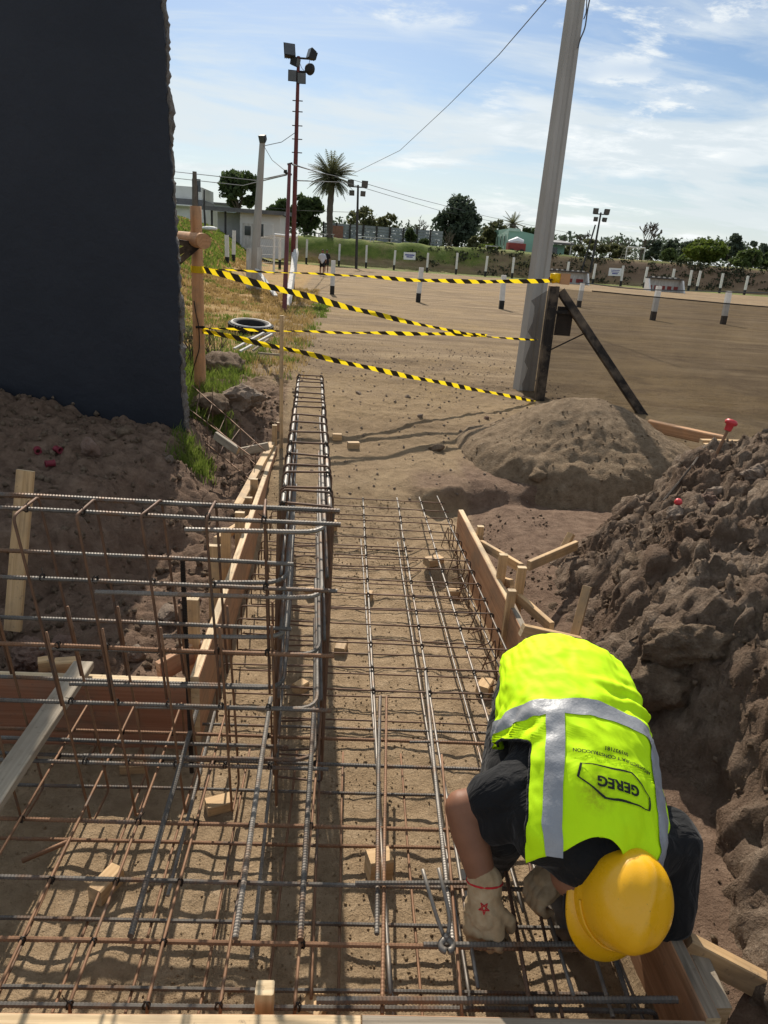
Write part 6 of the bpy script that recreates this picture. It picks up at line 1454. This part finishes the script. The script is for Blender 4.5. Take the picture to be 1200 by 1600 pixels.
tape([(313, 420, 7.06), (420, 425, 7.2), (540, 430, 7.4), (660, 438, 7.6), (790, 440, 7.7), (866, 438, 7.72)], [(0, .035), (.35, .04), (1, .052)], [(0, 1.2), (.35, 1.15), (.6, .6), (1, .7)], 'striped tape running level to the top of the net post')
tape([(316, 513, 7.0), (440, 517, 7.1), (560, 520, 7.2), (700, 522, 7.35), (760, 524, 7.5)], [(0, .05), (1, .05)], [(0, 1.05), (.4, 1.1), (.7, .7), (1, .8)], 'striped tape running level from the middle of the log post')
tape([(316, 517, 7.0), (450, 546, 6.9), (600, 580, 7.0), (740, 608, 7.3), (836, 627, 7.6)], [(0, .052), (.5, .05), (1, .038)], [(0, .4), (.4, .45), (.8, .6), (1, .9)], 'lowest striped tape sloping down to the foot of the net post')
b_ = MB(); b_.cur = 0; b_.lathe([(.062, -.03), (.064, 0), (.062, .03)], 16, Matrix.Translation(aty(309, 421, Yg))); b_.build('tape_wrap', 'tape_yellow', lp)

# tyre and painted scrap
ty = empty('tyre', 'large black tractor tyre with worn pale rim lying on the grass', 'tyre'); c_ = aty(392, 506, 12.2); g = hz(c_.x, 12.2)
b_ = MB(); Mt = Matrix.Translation((c_.x, 12.2, g+.09)) @ (Euler((R(6), R(3), 0)).to_matrix()*.84).to_4x4(); b_.lathe([(.27, -.09), (.36, -.11), (.41, -.09), (.42, 0), (.41, .07), (.38, .105), (.33, .10), (.28, .08), (.27, -.09)], 48, Mt); b_.build('carcass', 'rubber', ty, True)
for k in range(36): q = 2*math.pi*k/36; b_ = MB(); b_.box(Mt @ Vector((math.cos(q)*.425, math.sin(q)*.425, 0)), (.03, .035, .15), Mt.to_3x3() @ Euler((0, 0, q)).to_matrix()); b_.build('tread_lug', 'rubber', ty)
b_ = MB(); b_.lathe([(.395, .090), (.378, .111), (.350, .108)], 48, Mt); b_.build('painted_ring', 'white_worn', ty, True)
sc = empty('broken_pallet', 'broken whitewashed wooden frame lying on the grass by the tyre', 'scrap'); g = hz(-1.0, 10.5)
for (a, c_) in (((366, 545), (412, 520)), ((375, 549), (425, 522)), ((395, 548), (420, 530)), ((380, 530), (430, 518)), ((405, 552), (440, 555))):
    p, q = atz(*a, .60), atz(*c_, .74); b_ = MB(); b_.bar(p, q, .032, .022); b_.build('slat', 'pine_grey' if a[0] > 390 else 'white_worn', sc)
# rocks and clods
rk = [((345, 555), 8.2, (.30, .22, .15), 'clod', 'big dark clod of earth behind the log post', 11), ((372, 625), 6.6, (.26, .20, .14), 'stone', 'large grey-brown clod at the edge of the dug bank', 12), ((330, 640), 6.2, (.16, .13, .09), 'clod', 'smaller clod left of the large grey-brown clod', 13),
      ((144, 728), 4.6, (.075, .065, .075), 'stone_red', 'reddish rock lying alone on the shaded left bank', 14), ((48, 1015), 2.85, (.15, .10, .085), 'stone_red', 'big reddish rock in the pit at the plank foot', 15), ((100, 1000), 2.95, (.06, .05, .05), 'stone_red', 'reddish rock beside the big one in the pit', 16), ((213, 1003), 2.9, (.05, .045, .045), 'stone', 'angular pale rock in the middle of the pit', 17), ((190, 1005), 2.95, (.035, .03, .03), 'stone', 'small rock left of the angular pale one', 18),
      ((320, 985), 2.9, (.10, .07, .09), 'stone', 'grey rock wedged behind the left board', 19), ((262, 905), 3.3, (.07, .05, .03), 'stone', 'flat pale rock below the bank near the stakes', 20), ((300, 880), 3.5, (.08, .06, .04), 'stone_red', 'flat reddish rock on the bank behind the stakes', 21), ((195, 672), 5.1, (.07, .06, .05), 'clod', 'grey clod just below the navy wall', 22), ((265, 690), 4.9, (.05, .04, .04), 'stone', 'pale stone at the bottom of the wall edge', 23),
      ((560, 632), 7.6, (.05, .03, .02), 'stone', 'flat pale stone on the bare ground beyond the cage', 24), ((636, 638), 7.5, (.035, .03, .02), 'stone', 'dark pebble right of the flat stone', 25), ((655, 662), 6.8, (.035, .025, .02), 'stone', 'pebble below the dark pebble', 26), ((680, 705), 6.0, (.07, .05, .035), 'clod', 'crumbly clod at the left foot of the mound', 27), ((760, 655), 6.9, (.04, .03, .02), 'stone_red', 'reddish stone left of the mound top', 28)]
for (px, Y, sz, mt, lb, sd) in rk:
    c_ = aty(px[0], px[1], Y); g = hz(c_.x, c_.y); o = lump('rock' if 'clod' not in lb else 'earth_clod', (c_.x, c_.y, g+sz[2]*.45), sz, mt, sd, None, 4 if sz[0] > .12 else 3, .42, (jit(.4), jit(.4), jit(3))); tag(o, lb, 'rock' if 'clod' not in lb else 'clod')
def heap_pt(px, py):
    v = ray(px, py); t = np.arange(.6, 9, .02); X, Y, Z = v.x*t, v.y*t, CAM.z+v.z*t
    S_ = np.maximum(Hf(X, Y), heap_h(X, Y)); S_ = np.where((Y > 4.75) & (X > .5), np.maximum(S_, mound_h(X, Y)), S_)
    k = np.argmax(Z < S_); return CAM+v*float(t[k] if Z[k] < S_[k] else 5)
for k, (px, py, sz, mt, lb) in enumerate((((1185), 742, (.10, .08, .06), 'stone', 'pale greenish rock on top of the spoil heap'), (1105, 780, (.12, .07, .06), 'stone_red', 'dark slab of earth on the spoil heap crest'), (1118, 772, (.06, .05, .07), 'stone', 'upright grey rock beside the dark slab on the heap'), (1055, 800, (.07, .05, .05), 'stone', 'pale lump below the red marker cap'), (1000, 880, (.12, .10, .12), 'clod', 'big clod on the left shoulder of the spoil heap'), (1080, 985, (.15, .12, .09), 'clod', 'broad clod in the middle of the spoil heap'), (1150, 900, (.14, .12, .10), 'clod', 'clod high on the right of the spoil heap'), (1040, 1040, (.14, .12, .10), 'clod', 'clod on the heap above the worker\'s back'), (1080, 1298, (.030, .025, .025), 'stone', 'angular pale stone beside the worker\'s shoulder'), (1084, 1320, (.022, .02, .02), 'stone', 'small pale stone under the angular one'), (860, 950, (.05, .045, .07), 'clod', 'upright grey clod among the right stakes'), (840, 740, (.09, .07, .05), 'mound_earth', 'pale lump on the front of the rounded mound'))):
    p = heap_pt(px, py); o = lump('rock' if 'clod' not in lb else 'earth_clod', p+Vector((0, 0, -sz[2]*(.72 if mt == 'clod' else .25))), sz, mt, 40+k, None, 4 if sz[0] > .09 else 3, .5, (jit(.5), jit(.5), jit(3))); tag(o, lb, 'rock' if 'clod' not in lb else 'clod')
# plank pile on the field, red capped bar, red marker, pipe couplings
pl2('loose_plank', aty(1012, 664, 6.6), aty(1130, 690, 6.2), .10, .10, 'long timber lying on the field behind the spoil heap', 'plank', 'log_wood')
for k, (a, c_, Y, lb) in enumerate((((1100, 697), (1215, 694), 5.7, 'uppermost plank of the small pile behind the heap'), ((1106, 703), (1215, 702), 5.6, 'lower plank of the small pile behind the heap'), ((1095, 690), (1180, 692), 6.0, 'short batten at the back of the small plank pile'))): pl2('loose_plank', aty(*a, Y), aty(*c_, Y), .06, .04, lb, 'plank', 'pine')
cp_ = empty('capped_bar', 'steel bar with a red plastic cap sticking out of the spoil heap', 'marker'); p0, p1 = heap_pt(1117, 708), None; p0 = heap_pt(1118, 712); p1 = aty(1137, 672, p0.y+.02); b_ = MB(); b_.tube([p0-(p1-p0)*.6, p1], .009, 8); b_.build('bar', 'rebar_rust', cp_)
M_ = Matrix.Translation(p1) @ (p1-p0).to_track_quat('Z', 'Y').to_matrix().to_4x4(); b_ = MB(); b_.lathe([(.016, -.005), (.020, .0), (.022, .03), (.034, .036), (.036, .05), (.026, .062), (0, .065)], 18, M_); b_.build('cap', 'red_plastic', cp_, True)
mk = empty('red_marker', 'small red cap on a wire in the spoil heap crest', 'marker'); p = heap_pt(1055, 796); b_ = MB(); b_.tube([p+Vector((0, 0, -.05)), p+Vector((0, 0, .035))], .003, 5); b_.build('wire', 'rebar_rust', mk); M_ = Matrix.Translation(p+Vector((0, 0, .03))) @ Euler((.5, .3, 0)).to_matrix().to_4x4(); b_ = MB(); b_.lathe([(.012, 0), (.017, .004), (.019, .022), (.012, .030), (0, .03)], 12, M_); b_.build('cap', 'red_plastic', mk, True)
for k, (px, py, rz, lb) in enumerate(((62, 736, .5, 'dark red pipe coupling farthest left on the bank'), (80, 742, 2.2, 'dark red pipe coupling in front of the other two'), (93, 729, .9, 'dark red pipe coupling nearest the rock'))):
    c_ = aty(px, py, (4.50, 4.36, 4.55)[k]); g = hz(c_.x, c_.y); M_ = Matrix.Translation((c_.x, c_.y, g+.028)) @ Euler((R(90), 0, rz)).to_matrix().to_4x4(); b_ = MB(); b_.lathe([(.014, -.028), (.022, -.028), (.023, -.022), (.0195, -.018), (.0195, .018), (.023, .022), (.022, .028), (.014, .028), (.014, -.028)], 20, M_); tag(b_.build('pipe_coupling', 'maroon_plastic', None, True), lb, 'pipe coupling', 'red pipe couplings on the bank')
# roots and wires on the heap
b_ = MB(); q = [heap_pt(1100, 705), heap_pt(1080, 735), heap_pt(1060, 760), heap_pt(1035, 790)]; b_.tube([p+Vector((0, 0, .03)) for p in q], .006, 5); tag(b_.build('root', 'bark'), 'thin dark root hanging over the spoil heap crest', 'root')
b_ = MB(); q = [aty(1022, 770, 4.4), aty(1050, 757, 4.4)]; b_.tube(q, .008, 5); tag(b_.build('dry_stick', 'twig_brown'), 'dry stick poking out left of the heap crest', 'stick')
# light cage lying in the small trench by the wall
lc = empty('rebar_cage', 'light rusty rebar ladder slanting out of the bank by the wall', 'rebar cage')
La, Lb = aty(300, 602, 6.3), aty(415, 705, 5.2); Ma, Mb = aty(296, 640, 6.0), aty(395, 715, 5.0)
for (p, q) in ((La, Lb), (Ma, Mb)): rebar(lc, [p, q], .009, 'rebar_rust', False); rebar(lc, [p-Vector((0, 0, .18)), q-Vector((0, 0, .18))], .009, 'rebar_rust', False)
for k in range(5):
    t = .12+k*.19; p, q = La.lerp(Lb, t), Ma.lerp(Mb, t); rebar(lc, [p, p-Vector((0, 0, .2)), q-Vector((0, 0, .2)), q, p], .006, 'stirrup', False, name='stirrup', fr=.015)
    rebar(lc, [p-Vector((0, 0, .2)), p+Vector((0, 0, .10+.04*(k % 2)))], .006, 'stirrup', False)
pl2('loose_plank', aty(336, 680, 5.3), aty(372, 705, 5.2), .03, .06, 'half buried plank by the rusty rebar ladder', 'plank', 'pine_grey'); pl2('loose_plank', aty(376, 706, 5.3), aty(420, 697, 5.3), .03, .06, 'short board end behind the left board by the ladder', 'plank', 'pine_grey')
# ---- grass
def blades(name, label, n, area, keep, hmin, hmax, mat, seed, tuft=12, spread=.05, w=.004):
    rg = np.random.default_rng(seed); nt_ = n//tuft; cx = rg.uniform(area[0], area[1], nt_); cy = rg.uniform(area[2], area[3], nt_); k = keep(cx, cy); cx, cy = cx[k], cy[k]
    x = np.repeat(cx, tuft)+rg.normal(0, spread, len(cx)*tuft); y = np.repeat(cy, tuft)+rg.normal(0, spread, len(cx)*tuft); z = Hf(x, y)-.01; hh = np.repeat(rg.uniform(hmin, hmax, len(cx)), tuft)*rg.uniform(.5, 1.15, len(x)); a = rg.uniform(0, 6.28, len(x)); ln = rg.uniform(.1, .75, len(x))*hh; b_ = rg.uniform(0, 6.28, len(x)); ww = w*rg.uniform(.7, 1.3, len(x))*(1+np.maximum(0, y-7)*.12)
    B0 = np.stack([x-np.cos(a)*ww, y-np.sin(a)*ww, z], 1); B1 = np.stack([x+np.cos(a)*ww, y+np.sin(a)*ww, z], 1); M0 = np.stack([x+np.cos(b_)*ln*.35-np.cos(a)*ww*.7, y+np.sin(b_)*ln*.35-np.sin(a)*ww*.7, z+hh*.6], 1); M1 = M0+np.stack([np.cos(a)*ww*1.4, np.sin(a)*ww*1.4, 0*z], 1); T = np.stack([x+np.cos(b_)*ln, y+np.sin(b_)*ln, z+hh*.95], 1)
    V = np.stack([B0, B1, M1, M0, T], 1).reshape(-1, 3).astype(np.float32); m_ = len(x); base = np.arange(m_)*5
    li = np.stack([base, base+1, base+2, base+3, base+3, base+2, base+4], 1).astype(np.int32).ravel(); ls = np.stack([np.arange(m_)*7, np.arange(m_)*7+4], 1).ravel()
    me = bpy.data.meshes.new(name); me.vertices.add(len(V)); me.vertices.foreach_set('co', V.ravel()); me.loops.add(len(li)); me.loops.foreach_set('vertex_index', li); me.polygons.add(len(ls)); me.polygons.foreach_set('loop_start', ls); me.update(calc_edges=True); me.materials.append(MATS[mat]); return tag(stuff(link(name, me)), label, 'grass')
nz_ = lambda x, y, s, f: fbm(x*f, y*f, s, 3)
blades('green_grass', 'fresh green grass at the foot of the wall and log post', 16000, (-2.4, -1.0, 5.75, 9.5), lambda x, y: (nz_(x, y, 5, 1.5) > -.25) & (x < -1.12-.02*(y-6)) & ~((x > -1.42) & (y > 6.2) & (y < 6.9)), .05, .17, 'grass_green', 1)
blades('wall_grass', 'green tufts growing along the broken wall edge', 2600, (-1.22, -1.02, 5.0, 6.2), lambda x, y: nz_(x, y, 15, 2.5) > -.1, .06, .14, 'grass_green', 4)
blades('dry_grass', 'dry tan grass between the tyre and the tape', 46000, (-6, -.35, 8.2, 26), lambda x, y: (nz_(x, y, 9, .9) > -.3) & (x < -.5-.035*(y-8)), .05, .13, 'grass_dry', 2, w=.004)
blades('mixed_grass', 'sparse green grass among the dry tufts by the tyre', 26000, (-5, -.5, 8.0, 22), lambda x, y: (nz_(x, y, 29, .7) > .1) & (x < -.55), .05, .12, 'grass_green', 3, w=.004)
blades('bank_grass', 'thick green grass on the left embankment', 45000, (-14, -3.2, 13, 60), lambda x, y: H0(x, y) > .95, .10, .26, 'grass_green', 6, 14, .16, .012)
blades('bank_dry_grass', 'straw-coloured grass over the left embankment', 16000, (-14, -2.6, 11, 60), lambda x, y: H0(x, y) > .7, .10, .24, 'grass_dry', 7, 14, .16, .012)
# dead weed behind the log post
wd_ = empty('dead_weed', 'dark withered weed behind the log post', 'weed'); tb = MB(); ends = []
for (px, py) in ((291, 468), (298, 470), (322, 462), (330, 458)):
    p = aty(px, py, 8.6); g = hz(p.x, 8.6)
    for k in range(5): limb(tb, (p.x+jit(.05), 8.6+jit(.1), g-.02), Vector((jit(.5), jit(.4), 1)), .26, .008, 2, rg, ends, .8)
tb.build('stems', 'bark', wd_); leaves('withered_leaves', 'leaf_olive', wd_, [((e.x, e.y, e.z), (.05, .05, .06)) for e in ends[:60]], 3, .025, 4)
